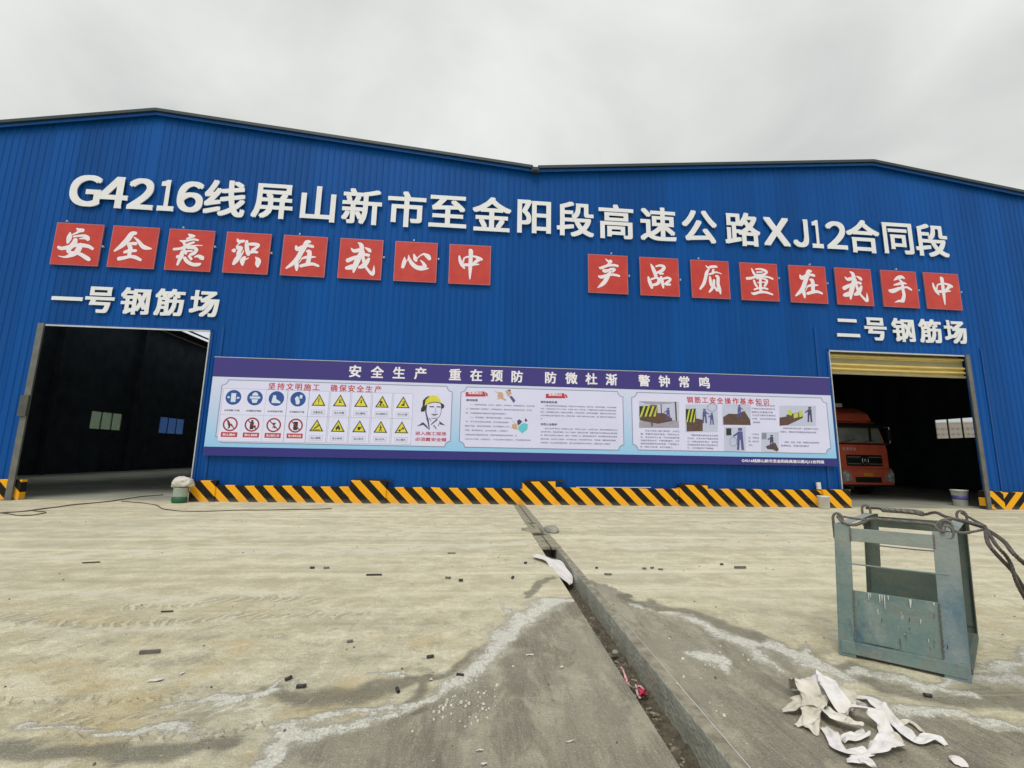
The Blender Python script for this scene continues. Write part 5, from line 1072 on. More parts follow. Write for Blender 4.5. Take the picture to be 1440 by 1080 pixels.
# wire rope slings
def catm(P, n=8):
    P = [Vector(p) for p in P]; out_ = []
    for i in range(len(P)-1):
        p0, p1, p2, p3 = P[max(i-1, 0)], P[i], P[i+1], P[min(i+2, len(P)-1)]
        for k in range(n):
            q = k/n; out_.append(.5*((2*p1)+(p2-p0)*q+(2*p0-5*p1+4*p2-p3)*q*q+(3*p1-p0-3*p2+p3)*q**3))
    return out_+[P[-1]]
def rope_mesh(P, r=.011, strands=3, pitch=.055, mb=None):
    """three laid strands twisted round the path"""
    path = catm(P, 10); L_ = [0]
    for a, b in zip(path[:-1], path[1:]): L_.append(L_[-1]+(b-a).length)
    n = max(8, int(L_[-1]/(pitch/6))); Q = []; 
    for i in range(n+1):
        s_ = L_[-1]*i/n; j = min(max(0, np.searchsorted(L_, s_)-1), len(path)-2); f_ = (s_-L_[j])/max(1e-6, L_[j+1]-L_[j]); Q.append(path[j].lerp(path[j+1], f_))
    t = mb or MB(); prev = None; frames = []
    for i, p in enumerate(Q):
        d = (Q[min(i+1, n)]-Q[max(i-1, 0)]).normalized(); a = (d.orthogonal() if prev is None else prev-d*prev.dot(d)).normalized(); prev = a; frames.append((p, a, d.cross(a)))
    for k in range(strands):
        t.tube([p+(a*math.cos(2*math.pi*(i/n*L_[-1]/pitch+k/strands))+b*math.sin(2*math.pi*(i/n*L_[-1]/pitch+k/strands)))*r*.55 for i, (p, a, b) in enumerate(frames)], r*.55, 5)
    return t
M['wire'] = mat('greasy_wire_rope', (.10, .085, .078), .55, .5, .25, 30, 0)
M['wire_light'] = mat('dull_wire_rope', (.17, .165, .15), .55, .5, .25, 30, 0)
A = fp(.03, 1.0, .02); Bc = fp(.93, 1.0, .03); Cc = fp(.03, 1.0, .97); Dd = fp(.97, 1.0, .97); up = Vector((0, 0, 1)); HUB = G(1386, 744, 1.03)
far1, far2, far3 = G(1440, 792, .88), G(1520, 850, .45), G(1600, 905, .015); FAR4 = G(1720, 930, .015)
sl = thing('wire_rope_sling', 'front wire rope sling looped through the near eyes of the teal cage and trailing right', 'wire rope', (0, 0, 0), 0, 'slings of the lifting cage')
rope_mesh([A+up*.06, A+u*.03+up*.015-nrm_f*0+nrm_f*.02, A+u*.10+up*.0+nrm_f*.02, A+u*.17+up*.03, fp(.32, 1.05, .05), fp(.55, 1.05, .04), fp(.75, 1.045, .05), fp(.84, 1.035, .06)], .0125).build('rope', M['wire_light'], sl)
rope_mesh([A+up*.062, A+u*.08+up*.052, A+u*.17+up*.045, fp(.32, 1.048, .10)], .009).build('rope', M['wire_light'], sl)
rope_mesh([fp(.84, 1.035, .06), fp(.90, 1.075, .10), fp(1.0, 1.08, .2), HUB+up*.02], .010).build('rope', M['wire_light'], sl)
rope_mesh([fp(.84, 1.035, .06), fp(.90, 1.0, .0)+nrm_f*.02, Bc+up*.05, fp(1.03, 1.0, .03), HUB], .010).build('rope', M['wire_light'], sl)
rope_mesh([HUB, lerp(HUB, far1, .5)+up*.03, far1, far2, far3, FAR4], .013).build('rope', M['wire'], sl)
sl = thing('wire_rope_sling', 'rear wire rope sling with thick spliced section along the far top of the cage', 'wire rope', (0, 0, 0), 0, 'slings of the lifting cage')
rope_mesh([Cc+up*.05, fp(.15, 1.055, .97), fp(.3, 1.04, .95), fp(.52, 1.04, .93), fp(.62, 1.03, .9), fp(.74, 1.06, .86), fp(.85, 1.05, .66), fp(.98, 1.06, .35), HUB+up*.01], .0125).build('rope', M['wire'], sl)
rope_mesh([fp(.20, 1.045, .96), fp(.3, 1.045, .95), fp(.52, 1.045, .93), fp(.62, 1.035, .9)], .024, 3, .035).build('splice', M['wire_light'], sl)
rope_mesh([Dd+up*.06, Dd+u*.06+up*.03-dv*.1, fp(1.12, 1.03, .6), HUB+up*.02], .010).build('rope', M['wire'], sl)
rope_mesh([HUB, G(1392, 768, .98), G(1425, 805, .80), G(1450, 842, .62), G(1500, 900, .3), G(1560, 960, .02), G(1700, 990, .015)], .012).build('rope', M['wire'], sl)
rope_mesh([HUB+up*.01, G(1400, 765, .98), G(1420, 790, .88), G(1436, 832, .7), G(1480, 890, .35), G(1570, 945, .015)], .011).build('rope', M['wire'], sl)
sk = MB(); sk.tube([Bc+up*(.0)+Vector((u.x*.03*math.cos(a), u.y*.03*math.cos(a), .045*math.sin(a)))+nrm_f*.03 for a in np.linspace(0, 6.28, 16)[:-1]], .009, 8, True); tag(sk.build('shackle', M['wire_light'], None, True), 'steel shackle through the near right eye of the teal cage', 'shackle')

# ================================================================= LORRY
M['truck_red'] = mat('dusty_red_paint', (.78, .115, .06), .35, 0, .2, 2, col2=(.80, .19, .11), coat=.3)
M['truck_dark'] = mat('black_plastic', (.018, .02, .022), .5)
M['chrome'] = mat('chrome', (.75, .75, .75), .18, 1, 0)
M['lamp'] = mat('lamp_glass', (.85, .86, .84), .25, .1, .1, 8)
M['rubber'] = mat('tyre_rubber', (.02, .02, .02), .8)
M['windscreen'] = mat('reflective_windscreen', (.62, .68, .64), .12, .55, .25, 1.5, spec=.8)  # pale metallic tint puts the bright outdoor reflection into the glass colour
M['plate'] = mat('yellow_plate', (.75, .42, .03), .5, 0, 0)
tk = thing('red_lorry', 'red heavy lorry cab facing out of the roller shutter doorway, parked inside the right hall', 'lorry', (17.55, 4.8, 0))
def slab_profile(name, prof, x0, x1, m, par, bw=.04, taper=None):
    """extrude a (y,z) side profile across x; taper: narrower at the top"""
    t = MB(); n = len(prof); vs = []
    for sx in (0, 1):
        for y, z in prof:
            k = taper(z) if taper else 1; x = (x0 if sx == 0 else x1)*k; vs.append((x, y, z))
    t.add(vs, [(i, (i+1) % n, (i+1) % n+n, i+n) for i in range(n)]+[tuple(range(n-1, -1, -1)), tuple(range(n, 2*n))]); return bevel(t.build(name, m, par), bw, 3, 30)
body = slab_profile('cab', [(.10, .75), (.06, 1.2), (.06, 1.95), (.12, 2.28), (.34, 3.12), (.50, 3.34), (2.2, 3.42), (2.2, .75)], -1.22, 1.22, M['truck_red'], tk, .07, lambda z: 1 if z < 2.2 else 1-(z-2.2)*.05)
slab_profile('roof_deflector', [(.46, 3.36), (.62, 3.75), (1.1, 4.02), (2.1, 4.1), (2.1, 3.44)], -1.02, 1.02, M['truck_red'], tk, .09, lambda z: 1-(z-3.3)*.12)
def front(name, x0, x1, z0, z1, m, par, y0, y1, b=.01):
    """plate following the rake of the cab between heights z0 (y0) and z1 (y1)"""
    t = MB(); t.add([(x0, y0, z0), (x1, y0, z0), (x1, y1, z1), (x0, y1, z1), (x0, y0+.03, z0), (x1, y0+.03, z0), (x1, y1+.03, z1), (x0, y1+.03, z1)], [(0, 1, 2, 3), (7, 6, 5, 4), (0, 4, 5, 1), (1, 5, 6, 2), (2, 6, 7, 3), (3, 7, 4, 0)])
    return bevel(t.build(name, m, par), b)
ws = front('windscreen', -1.10, 1.10, 2.36, 3.04, M['windscreen'], tk, .135, .30)
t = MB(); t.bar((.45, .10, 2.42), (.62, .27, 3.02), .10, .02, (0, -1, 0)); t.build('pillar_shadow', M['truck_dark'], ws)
slab_profile('sun_visor', [(.02, 3.02), (.05, 3.16), (.36, 3.26), (.36, 3.12)], -1.14, 1.14, M['truck_dark'], tk, .02)
t = MB(); t.tube([(-.9, .10, 2.36), (-.2, .15, 2.52)], .012, 6); t.tube([(.1, .10, 2.36), (.75, .15, 2.50)], .012, 6); t.box(-1.1, 1.1, .06, .16, 2.26, 2.33); t.build('wiper', M['truck_dark'], tk)
gl = front('grille', -.86, .86, 1.30, 1.80, M['truck_dark'], tk, .028, .028)
for z in (1.40, 1.56, 1.70): t = MB(); t.box(-.82, -.2, -.0, .03, z-.012, z+.012); t.box(.2, .82, -.0, .03, z-.012, z+.012); t.build('grille_bar', M['chrome'] if z == 1.56 else M['galv'], gl)
em = MB(); em.tube([(.155*math.cos(a), -.01, 1.545+.165*math.sin(a)) for a in np.linspace(0, 6.28, 25)[:-1]], .02, 8, True)
em.tube(catm([(-.11, -.01, 1.66), (-.01, -.012, 1.60), (.06, -.012, 1.50), (.10, -.01, 1.42)], 4), [.01]*4+[.028]*5+[.008]*4, 6); em.tube(catm([(-.12, -.012, 1.48), (-.05, -.014, 1.55), (-.02, -.014, 1.50), (.02, -.012, 1.40)], 4), [.008]*4+[.026]*5+[.008]*4, 6)
em.build('emblem', M['chrome'], gl, True)
t = MB(); [t.box(-1.0+k*.2, -.9+k*.2, .05, .06, 2.02, 2.04) for k in ()]
nm_ = MB()
for k, c in enumerate('东风天龙'): put_type(c, -.92+k*.17, 2.06, .055, em=.15, bold=.02, mb=nm_, res=2)
nm_.build('nameplate', M['print_white'], tk)
slab_profile('bumper', [(-.06, .48), (-.08, .62), (-.06, 1.10), (.0, 1.22), (.30, 1.22), (.30, .45)], -1.26, 1.26, M['truck_red'], tk, .04)
front('bumper_intake', -.62, .62, .58, .82, M['truck_dark'], tk, -.095, -.088)
pl = front('number_plate', -.20, .24, .86, 1.0, M['plate'], tk, -.10, -.10, .003)
t = MB(); t.box(-1.18, 1.18, -.075, .2, .40, .475); t.build('valance', M['truck_dark'], tk)
for s_ in (-1, 1):
    t = MB(); P = [(s_*.78, .66), (s_*1.22, .58), (s_*1.24, .98), (s_*1.12, 1.16), (s_*.86, .96)]; t.poly(P, -.10, .05); hl = t.build('headlight', M['galv'], tk)
    t = MB(); t.disc(s_*1.0, .88, .085, -.108, 16); t.disc(s_*1.14, .98, .06, -.109, 14); t.disc(s_*1.02, .70, .07, -.1085, 14, ry=.045); t.build('lens', M['lamp'], hl)
    t = MB(); t.box(s_*1.30-.06, s_*1.30+.06, -.06, .06, 2.45, 2.95); mo = bevel(t.build('mirror', M['truck_dark'], tk), .03); t = MB(); t.tube([(s_*1.12, .2, 3.05), (s_*1.30, -.02, 3.08), (s_*1.30, -.02, 2.35), (s_*1.18, .15, 2.28)], .018, 6); t.build('mirror_arm', M['chrome'], mo)
    t = MB(); t.box(s_*1.22-.01, s_*1.22+.01, .42, 1.3, 2.3, 3.0); t.build('side_window', M['windscreen'], tk)
    for y in (1.35, 4.6, 6.0):
        t = MB(); t.lathe([(.3, -.15), (.48, -.14), (.52, -.08), (.52, .08), (.48, .14), (.3, .15)], 24, (s_*1.05, y, .52), 'x'); wh = t.build('wheel', M['rubber'], tk, True); t = MB(); t.lathe([(.05, s_*.10), (.28, s_*.05), (.3, s_*.155)] if s_ > 0 else [(.3, -.155), (.28, -.05), (.05, -.10)], 16, (s_*1.05, y, .52), 'x'); t.build('rim', M['steel_dark'], wh)
t = MB(); t.box(-.4, .4, 1, 8.2, .7, 1.0); t.build('chassis', M['truck_dark'], tk); t = MB(); t.box(-1.23, 1.23, 2.6, 8.4, 1.05, 2.7); bevel(t.build('cargo_bed', M['truck_red'], tk), .03)
t = MB(); t.box(-1.0, -.2, .75, .95, 4.05, 4.22); t.build('roof_lamp_box', M['white_plastic'], tk)

# ================================================================= SMALL THINGS BY THE WALL
# water bottle base with a cloth sack on it
M['bottle'] = mat('clear_green_plastic', (.35, .42, .36), .3, 0, .1, 5); M['green'] = mat('green_plastic', (.01, .10, .045), .5)
M['sack'] = mat('woven_white_sack', (.62, .60, .54), .85, 0, .12, 6, .4, 60, stretch=(1, 1, 1))
bx, by = -8.28, -.52
bt = thing('plastic_tub', 'clear plastic tub with green base at the left end of the striped kerb', 'tub', (bx, by, 0))
t = MB(); t.lathe([(.17, 0), (.185, .03), (.19, .14), (.18, .15)], 24); t.build('base', M['green'], bt, True); t = MB(); t.lathe([(.165, .15), (.175, .2), (.17, .40), (.18, .42)], 24); t.build('body', M['bottle'], bt, True)
tag(blob('white_sack', M['sack'], (bx+.02, by+.02, .56), (.27, .23, .17), 9, 4), 'bulging white sack resting on top of the green based tub', 'sack')
pb = thing('white_bucket', 'small white bucket standing in front of the striped kerb, by the roller shutter doorway', 'bucket', (*W(1158, 700, -.5)[:1], -.5, 0)); 
t = MB(); t.lathe([(.12, 0), (.15, .02), (.165, .36), (.18, .365), (.18, .40), (.155, .40), (.15, .36), (.11, .03)], 24); t.build('body', M['white_plastic'], pb, True)
t = MB(); t.tube([(.175*math.cos(a), -.01-.175*math.sin(a)*.9, .385) for a in np.linspace(0, math.pi, 12)], .005, 6); t.build('handle', M['steel_dark'], pb)
for z in (.12, .2, .27):
    t = MB(); t.lathe([(.1445+z*.045, z), (.1455+z*.045, z+.03)], 24); t.build('printed_band', M['grey_print'], pb, True)
t = MB(); xx = W(1151, 685, -.12)[0]; t.tube([(xx, -.13, .58), (xx, -.12, .80)], .07, 12); tag(t.build('pipe_stub', M['white_plastic']), 'short white pipe standing on the kerb end block near the roller shutter', 'pipe')
q = G(1350, 706); r = thing('printed_bucket', 'white and blue printed paint bucket inside the right doorway', 'bucket', (W(1350, 700, .9)[0], .9, 0)); t = MB(); t.lathe([(.17, 0), (.19, .02), (.235, .52), (.25, .525), (.25, .56), (.22, .56), (.21, .5), (.15, .03)], 24); t.build('body', M['white_plastic'], r, True)
t = MB(); t.lathe([(.202, .16), (.222, .36)], 24); t.build('label_print', M['worker_blue'], r, True)
t = MB(); t.tube([(.245*math.cos(a), -.2*math.sin(a), .53-.12*math.sin(a)) for a in np.linspace(0, math.pi, 12)], .006, 6); t.build('handle', M['steel_dark'], r)
for k, (x, y, rr) in enumerate(((19.35, -.45, (.5, .3, .2)), (20.3, -.5, (.55, .35, .24)), (21.1, -.3, (.5, .3, .2)))):
    tag(blob('white_sack', M['sack'], (x, y, rr[2]*.72), rr, 20+k*3, 4), ['dirty white sack on the ground just right of the right hazard kerb block', 'dirty white sack against the blue wall near the right picture edge', 'dirty white sack farthest right along the blue wall'][k], 'sack')
def cable(pts, r, lab, m=M['soot']):
    P = catm([G(a, b, r) for a, b in pts], 8); t = MB(); t.tube([p+Vector((0, 0, .004*math.sin(i*.8))) for i, p in enumerate(P)], r, 6); tag(t.build('cable', m), lab, 'cable')
M['cable_brown'] = mat('dusty_cable', (.11, .075, .05), .8)
f3 = lambda x, y: (x/2.5725, 660+y/2.5725)
cable([f3(*p) for p in ((-60, 162), (0, 158), (100, 150), (250, 130), (400, 115), (500, 100), (590, 92))], .014, 'thin dark cable running from the left picture edge into the left doorway', M['cable_brown'])
cable([f3(*p) for p in ((-60, 150), (20, 160), (80, 167), (140, 162), (165, 155), (120, 150))], .012, 'short looped cable end on the ground at far left', M['cable_brown'])
cable([f3(*p) for p in ((440, 116), (500, 120), (560, 128), (600, 145), (700, 152), (850, 148), (1025, 146), (1200, 142))], .012, 'brown cable running along the foot of the striped kerb', M['cable_brown'])
# inside the left hall: faint clutter
t = MB()
for k in range(7):
    x = random.uniform(-20, -10); y = random.uniform(14, 26); t.box(x, x+random.uniform(1, 3), y, y+random.uniform(.5, 1.2), 0, random.uniform(.15, .6))
stuff(t.build('stacked_steel', M['steel_dark']), 'dim stacks of steel on the floor inside the left hall', 'steel stock')

# ================================================================= LITTER ON THE YARD
def offcut(x, y, L_, r, ang, lab, hollow=True, m=M['rust']):
    p = G(x, y); t = MB(); L_ *= .85; r *= .82
    if hollow: t.lathe([(r*.6, -L_/2), (r, -L_/2), (r, L_/2), (r*.6, L_/2), (r*.6, -L_/2+.001)], 12, (0, 0, 0), 'x')
    else: t.box(-L_/2, L_/2, -r, r, -r, r)
    o = t.build('steel_offcut', m, None, hollow); o.location = (p.x, p.y, r+.004); o.rotation_euler = (0, 0, ang); tag(o, lab, 'offcut', 'cut ends lying on the yard')
M['tube_dark'] = mat('dark_tube', (.055, .05, .05), .6, .4, .2, 20)
offs = [(210.5, 919, .155, .012, .12, 'brown rectangular bar offcut on the mud at lower left', False, M['rust']),
 (405.5, 957, .05, .013, .9, 'dark tube end, left one of the pair at lower centre left', True, M['tube_dark']), (423.5, 968, .07, .013, .15, 'dark tube end, right one of the pair at lower centre left', True, M['tube_dark']),
 (492, 904, .05, .012, .3, 'hollow tube end lying alone above the pair at lower centre left', True, M['rust']), (559, 974, .05, .014, -1.2, 'dark square tube end on the pale edge of the grey slab', True, M['tube_dark']),
 (605, 926, .06, .013, .3, 'tube end lying beside a white smear, upper right of the pair', True, M['tube_dark']), (647, 951, .06, .008, -.3, 'thin dark bar end among the white crumbs', False, M['tube_dark']),
 (526, 809.5, .22, .010, .05, 'longer thin bar offcut lying crosswise in the middle of the yard', False, M['tube_dark']), (439, 800, .06, .016, 0, 'small dark tube end, left of a pair in the mid yard', True, M['tube_dark']),
 (459, 800, .08, .014, .1, 'small pale tube end, right of a pair in the mid yard', True, M['rust']), (630, 814, .08, .014, -.1, 'small brown tube end left of the dark one in mid yard', True, M['rust']), (648, 818, .06, .018, 0, 'small dark tube end left of the drain in mid yard', True, M['tube_dark']),
 (721, 814, .05, .018, 1.1, 'dark tube end closest to the left lip of the drain', True, M['tube_dark']), (635, 779, .14, .010, .1, 'thin bar offcut on the pale streak in the mid yard', False, M['rust']), (739, 793, .05, .016, .7, 'tiny dark tube end beside the open mouth of the drain', True, M['tube_dark']),
 (906, 801, .06, .015, 0, 'first of three small brown offcuts right of the drain', True, M['rust']), (917, 800, .06, .015, .5, 'second of three small brown offcuts right of the drain', True, M['rust']), (929, 802, .07, .013, -.2, 'third of three small brown offcuts right of the drain', True, M['rust']),
 (855, 809, .11, .012, -.1, 'flat brown offcut close to the right wall of the drain', False, M['rust']), (1015, 795, .05, .015, 0, 'tiny dark offcut beside the grey bar right of the drain', True, M['tube_dark']), (1041, 799.5, .19, .016, .0, 'grey bar offcut farthest right on the mud right of the drain', False, M['rust']),
 (839, 800, .04, .014, 0, 'tiny dark offcut on the mud against the drain wall', True, M['tube_dark']), (128, 792, .22, .008, .25, 'thin twig like bar offcut on the mud at far left', False, M['tube_dark']), (235, 861, .12, .006, .1, 'thin bar offcut lying in the tyre track at left', False, M['tube_dark']),
 (1305, 981, .05, .013, -.5, 'dark short tube lying in front of the teal cage', True, M['tube_dark'])]
for a in offs: offcut(*a)
def scrap(x, y, w_, h_, ang, lab, m=M['sack'], seed=0):
    p = G(x, y); t = MB(); n = 5; vs = []
    for j in range(n+1):
        for i in range(n+1): a, b = (i/n-.5)*w_, (j/n-.5)*h_; vs.append((a, b, .006+.010*abs(noise.noise(Vector((a*60, b*60, seed))))))
    vs2 = [(a, b, c-.0025) for a, b, c in vs]; k = (n+1)**2
    fs = [(j*(n+1)+i, j*(n+1)+i+1, (j+1)*(n+1)+i+1, (j+1)*(n+1)+i) for j in range(n) for i in range(n)]; t.add(vs+vs2, fs+[tuple(k+q_ for q_ in reversed(f_)) for f_ in fs])
    o = t.build('paper_scrap', m); o.location = (p.x, p.y, 0); o.rotation_euler = (0, 0, ang); tag(o, lab, 'scrap', 'pale scraps on the yard')
scrap(218.5, 957.5, .08, .035, .2, 'flat pale tile like scrap on the mud at lower left', M['sack'], 1); scrap(256, 948, .022, .03, 0, 'tiny white scrap right of the flat pale one at lower left', M['sack'], 2); scrap(745, 922, .06, .022, .1, 'pale chip on the grey slab left of the drain', M['sack'], 3)
scrap(790, 939, .03, .02, .6, 'small white chip on the grey slab near the drain lip', M['sack'], 4); scrap(802, 1044, .05, .008, .3, 'sliver of pale wood on the grey slab near the bottom edge', M['sack'], 5); scrap(674.5, 1057, .035, .01, 0, 'pale sliver on the grey slab at the bottom centre', M['sack'], 6)
scrap(681, 1076, .03, .012, .2, 'small white scrap at the bottom picture edge', M['sack'], 7); scrap(606, 957, .02, .018, .8, 'little white pebble like scrap among the crumbs', M['sack'], 8)

# torn sack strips in the lower right corner
M['cloth'] = mat('torn_white_sacking', (.66, .62, .57), .8, 0, .18, 9, .2, 60, col2=(.76, .74, .76), detail=8)
M['cloth_tan'] = mat('soiled_sacking', (.45, .41, .32), .85, 0, .25, 9, .2, 60, col2=(.74, .70, .63), detail=8)
def ribbon(pts, seed, m, par, lift=.03, wob=.022, name='strip'):
    """crumpled strip of fabric: pts (px,py,width_m,height)"""
    f_ = lambda x, y: G(1090+x/5.76, 950+y/5.76)
    P = [f_(a, b) for a, b, *_ in pts]; Wd = [c for _, _, c, _ in pts]; Hh = [d for *_, d in pts]
    path, ww, hh = [], [], []
    for i in range(len(P)-1):
        p0, p1, p2, p3 = P[max(i-1, 0)], P[i], P[i+1], P[min(i+2, len(P)-1)]
        for k in range(8):
            q = k/8; path.append(.5*((2*p1)+(p2-p0)*q+(2*p0-5*p1+4*p2-p3)*q*q+(3*p1-p0-3*p2+p3)*q**3)); ww.append(Wd[i]+(Wd[i+1]-Wd[i])*q); hh.append(Hh[i]+(Hh[i+1]-Hh[i])*q)
    path.append(P[-1]); ww.append(Wd[-1]); hh.append(Hh[-1])
    # walk the path in uneven steps; each step is one flat facet between two creases, rolled a little about the strip's length
    r_ = random.Random(int(seed*97)); idx = [0.0]; L_ = [0.0]
    for a_, b_ in zip(path[:-1], path[1:]): L_.append(L_[-1]+(b_-a_).length)
    cuts = [0.0]
    while cuts[-1] < L_[-1]-.012: cuts.append(min(L_[-1], cuts[-1]+r_.uniform(.014, .05)))
    rows_ = []; lift_ = 0
    for q_, c_ in enumerate(cuts):
        j = min(max(0, int(np.searchsorted(L_, c_))-1), len(path)-2); f2_ = (c_-L_[j])/max(1e-6, L_[j+1]-L_[j]); p = path[j].lerp(path[j+1], f2_)
        w_ = (ww[j]+(ww[j+1]-ww[j])*f2_)*.92; h_ = hh[j]+(hh[j+1]-hh[j])*f2_
        d = path[j+1]-path[j]; d.z = 0; d.normalize(); sd_ = Vector((-d.y, d.x, 0)); skew = r_.uniform(-.7, .7); roll = r_.uniform(-.6, .6)*(.6+6*h_)
        up_ = r_.uniform(0, .022) if q_ % 2 else 0; row = []
        for g_, e_ in ((-.5, 0), (-.3, r_.uniform(-.014, .02)), (-.1, r_.uniform(-.012, .014)), (.12, r_.uniform(-.018, .018)), (.32, r_.uniform(-.012, .02)), (.5, 0)):
            e2 = g_*(1+r_.uniform(-.16, .12)); z = h_*.85+up_+e_+abs(w_*e2*math.sin(roll)) if g_*roll > 0 else h_*.85+up_*.5+e_
            v_ = p+sd_*w_*e2*math.cos(roll)+d*w_*skew*g_; row.append((v_.x, v_.y, max(.004, z)))
        rows_.append(row)
    n = len(rows_); K = 6; t = MB(); t.add([v for r2_ in rows_ for v in r2_], [(i*K+j, i*K+j+1, (i+1)*K+j+1, (i+1)*K+j) for i in range(n-1) for j in range(K-1)])
    o = t.build(name, m, par); so_ = o.modifiers.new('thick', 'SOLIDIFY'); so_.thickness = .002; bv_ = o.modifiers.new('soft', 'SUBSURF'); bv_.levels = bv_.render_levels = 2; return o
tp = thing('torn_sack', 'crumpled heap of torn white and tan sacking strips lying in the lower right corner', 'torn sack')
rl = [([(150, 130, .10, .02), (210, 170, .15, .10), (260, 220, .16, .13), (300, 300, .13, .06), (290, 420, .10, .02), (300, 480, .06, .0)], M['cloth_tan']), ([(60, 300, .03, .0), (150, 310, .09, .04), (230, 300, .15, .07), (330, 260, .12, .05)], M['cloth_tan']), ([(170, 420, .03, .0), (260, 400, .08, .02), (340, 330, .10, .05), (370, 260, .10, .08)], M['cloth_tan']),
      ([(240, 110, .10, .06), (320, 160, .12, .12), (370, 200, .10, .10), (380, 280, .08, .04)], M['cloth']), ([(380, 110, .10, .06), (420, 170, .13, .13), (460, 250, .13, .12), (520, 320, .14, .10), (580, 370, .10, .04)], M['cloth']),
      ([(480, 150, .08, .04), (540, 210, .14, .09), (600, 250, .12, .07), (560, 330, .08, .02)], M['cloth_tan']), ([(650, 180, .07, .0), (740, 210, .09, .02), (830, 270, .10, .03), (900, 330, .09, .02), (960, 410, .09, .02), (1050, 480, .09, .02), (1120, 550, .08, .01), (1200, 570, .07, .01), (1280, 530, .10, .03), (1390, 580, .03, .0)], M['cloth']),
      ([(560, 360, .08, .03), (640, 370, .12, .08), (720, 400, .14, .09), (820, 420, .15, .08), (900, 470, .10, .03), (890, 550, .05, .0)], M['cloth']), ([(390, 300, .06, .03), (430, 370, .10, .06), (500, 420, .12, .06), (580, 460, .12, .04), (660, 440, .10, .05)], M['cloth_tan']),
      ([(400, 430, .05, .0), (450, 490, .08, .02), (490, 570, .08, .01), (530, 640, .09, .02), (620, 665, .08, .01), (700, 650, .07, .01), (770, 650, .07, .02)], M['cloth']), ([(740, 640, .07, .01), (820, 650, .10, .03), (900, 620, .11, .05), (980, 590, .11, .04), (1050, 600, .04, .0)], M['cloth']),
      ([(540, 540, .06, .0), (610, 530, .08, .02), (690, 520, .07, .02), (740, 480, .06, .02)], M['cloth']), ([(900, 490, .04, .0), (960, 520, .06, .03), (1010, 560, .05, .0)], M['cloth_tan']), ([(1020, 400, .03, .0), (1080, 380, .05, .01), (1140, 420, .03, .01), (1210, 480, .03, .0)], M['cloth_tan']),
      ([(580, 700, .05, .0), (660, 720, .08, .02), (740, 720, .08, .03), (760, 770, .08, .02)], M['cloth'])]
for k, (p, m_) in enumerate(rl): ribbon(p, k+1.3, m_, tp)
t = ribbon([(1410, 690, .05, .0), (1450, 700, .07, .02), (1500, 740, .08, .02), (1540, 770, .06, .0)], 22, M['cloth'], None, name='torn_scrap'); tag(t, 'small crumpled white rag at the bottom right, apart from the torn sack heap', 'rag')
# white rag hanging into the drain
def sheet(name, P, m, lab, cat, th=.004):
    """P: grid rows of world points"""
    n, k = len(P), len(P[0]); t = MB(); t.add([p for r_ in P for p in r_], [(i*k+j, i*k+j+1, (i+1)*k+j+1, (i+1)*k+j) for i in range(n-1) for j in range(k-1)]); o = t.build(name, m); s_ = o.modifiers.new('thick', 'SOLIDIFY'); s_.thickness = th
    s2_ = o.modifiers.new('sub', 'SUBSURF'); s2_.levels = s2_.render_levels = 1; return tag(o, lab, cat)
rows = []; z7 = lambda x, y, z: G(720+x/7.2, 700+y/7.2, z)
ctr = [(225, 580, 28, .03), (300, 595, 35, .035), (370, 615, 30, .03), (430, 660, 70, .0), (470, 710, 75, -.03), (510, 760, 70, -.06), (560, 800, 55, -.09), (590, 840, 35, -.11), (600, 875, 25, -.12)]
for i, (a, b, w_, z) in enumerate(ctr):
    row = []
    for j in range(7):
        s_ = j/6-.5; q = z7(a+s_*w_*(1.6+.5*math.sin(i*2.3)), b-s_*w_*.9+6*math.sin(j*2.1+i), z+.05*noise.noise(Vector((i*1.7, j*1.9, 2)))+.012*((i+j) % 2)); row.append(q)
    rows.append(row)
sheet('white_rag', rows, M['cloth'], 'white plastic rag draped over the left lip into the mouth of the drain', 'rag')
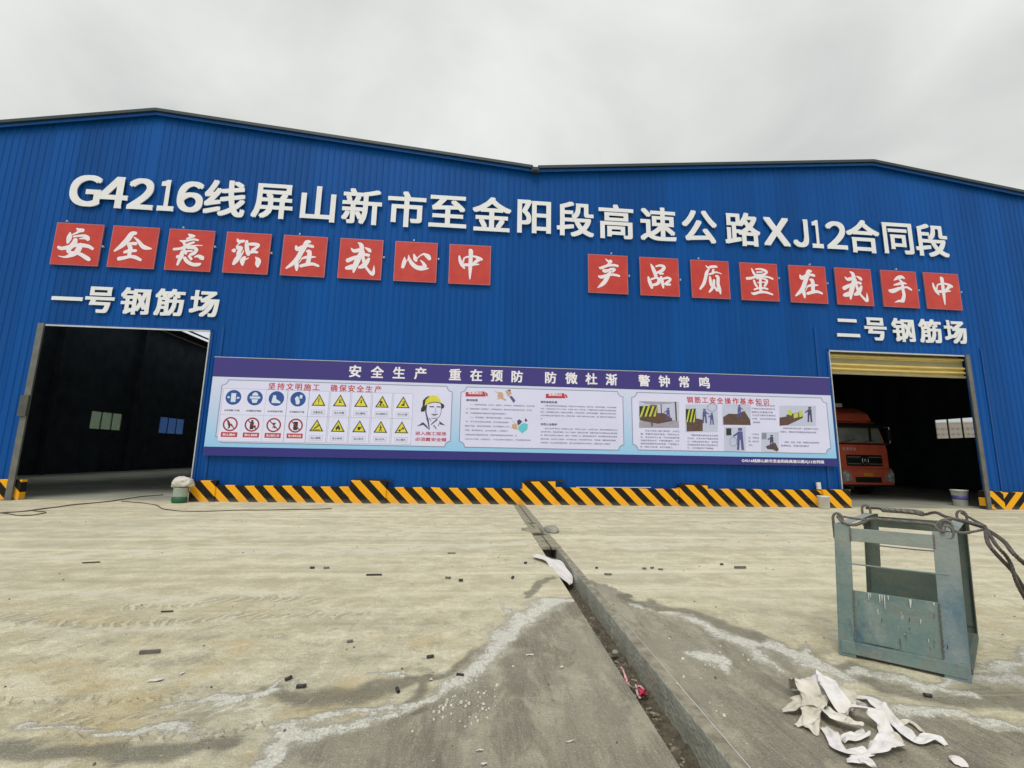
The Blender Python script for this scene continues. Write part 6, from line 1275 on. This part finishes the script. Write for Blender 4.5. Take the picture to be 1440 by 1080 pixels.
# red and white tape in the drain
M['red_tape'] = mat('red_tape', (.55, .02, .07), .6, 0, .2, 9); M['pink_tape'] = mat('pale_pink_tape', (.62, .42, .42), .7, 0, .1, 9)
z2 = lambda x, y: G(700+x/2.5725, 660+y/2.5725, -.17)
tpz = thing('barrier_tape', 'tangle of red and pink barrier tape lying in the open drain', 'tape')
for k, (pts, m_) in enumerate(((((445, 715), (455, 740), (470, 765), (490, 785), (515, 795), (535, 800)), M['pink_tape']), (((450, 730), (462, 750), (455, 765), (475, 772)), M['red_tape']), (((505, 790), (520, 800), (512, 815), (528, 808), (535, 795), (515, 785)), M['red_tape']), (((500, 780), (505, 800), (515, 835)), M['pink_tape']), (((520, 790), (540, 812), (525, 820)), M['red_tape']))):
    P = catm([z2(*p)+Vector((0, 0, .02*math.sin(i*2+k))) for i, p in enumerate(pts)], 5); t = MB()
    for a, b in zip(P[:-1], P[1:]): t.bar(a, b+(b-a)*.1, .016, .003, (math.sin(a.y*40)*.5, .2, 1))
    t.build('strand', m_, tpz)
# small pebbly stone in the drain
tag(blob('pale_stone', M['concrete'], tuple(z2(425, 662)), (.03, .025, .02), 5, 2), 'round pale stone lying on the bed of the drain', 'stone')

# ================================================================= BEYOND THE HALLS
ap = thing('apartment_block', 'distant pale apartment block seen through the right hall side window', 'building', (560, 425, 0), math.radians(-38))
t = MB(); t.box(-80, 100, 0, 14, 0, 46); t.build('wall', M['far'], ap); t = MB(); t.box(-80.5, 100.5, -.5, 14.5, 46, 47); t.build('roof', M['far'], ap)
base_w = None
for fl in range(7):
    for k in range(42):
        x = -78+k*4.1
        if base_w is None: t = MB(); t.box(-1.1, 1.1, -.12, .0, 0, 2.6); base_w = t.build('window', M['far_dark'], ap); o = base_w
        else: o = base_w.copy(); C.objects.link(o)
        o.parent = ap; o.location = (x, -.01, 3.2*fl*2*.5*1.9+1.8)
def hillmesh(name, cx, cy, rx, ry, h, seed):
    n = 40; vs, fs = [], []
    for j in range(n+1):
        for i in range(n+1):
            a, b = i/n*2-1, j/n*2-1; r_ = max(0, 1-a*a-b*b); vs.append((cx+a*rx, cy+b*ry, h*r_*(.7+.6*noise.noise(Vector((a*2.5+seed, b*2.5, 0))))-1))
            if i < n and j < n: k = j*(n+1)+i; fs.append((k, k+1, k+n+2, k+n+1))
    t = MB(); t.add(vs, fs); return structure(t.build(name, M['hill'], None, True))
hillmesh('hills', -260, 330, 180, 200, 60, 1); hillmesh('hills', 1350, 900, 400, 300, 70, 5); hillmesh('hills', 40, 620, 300, 160, 55, 9)
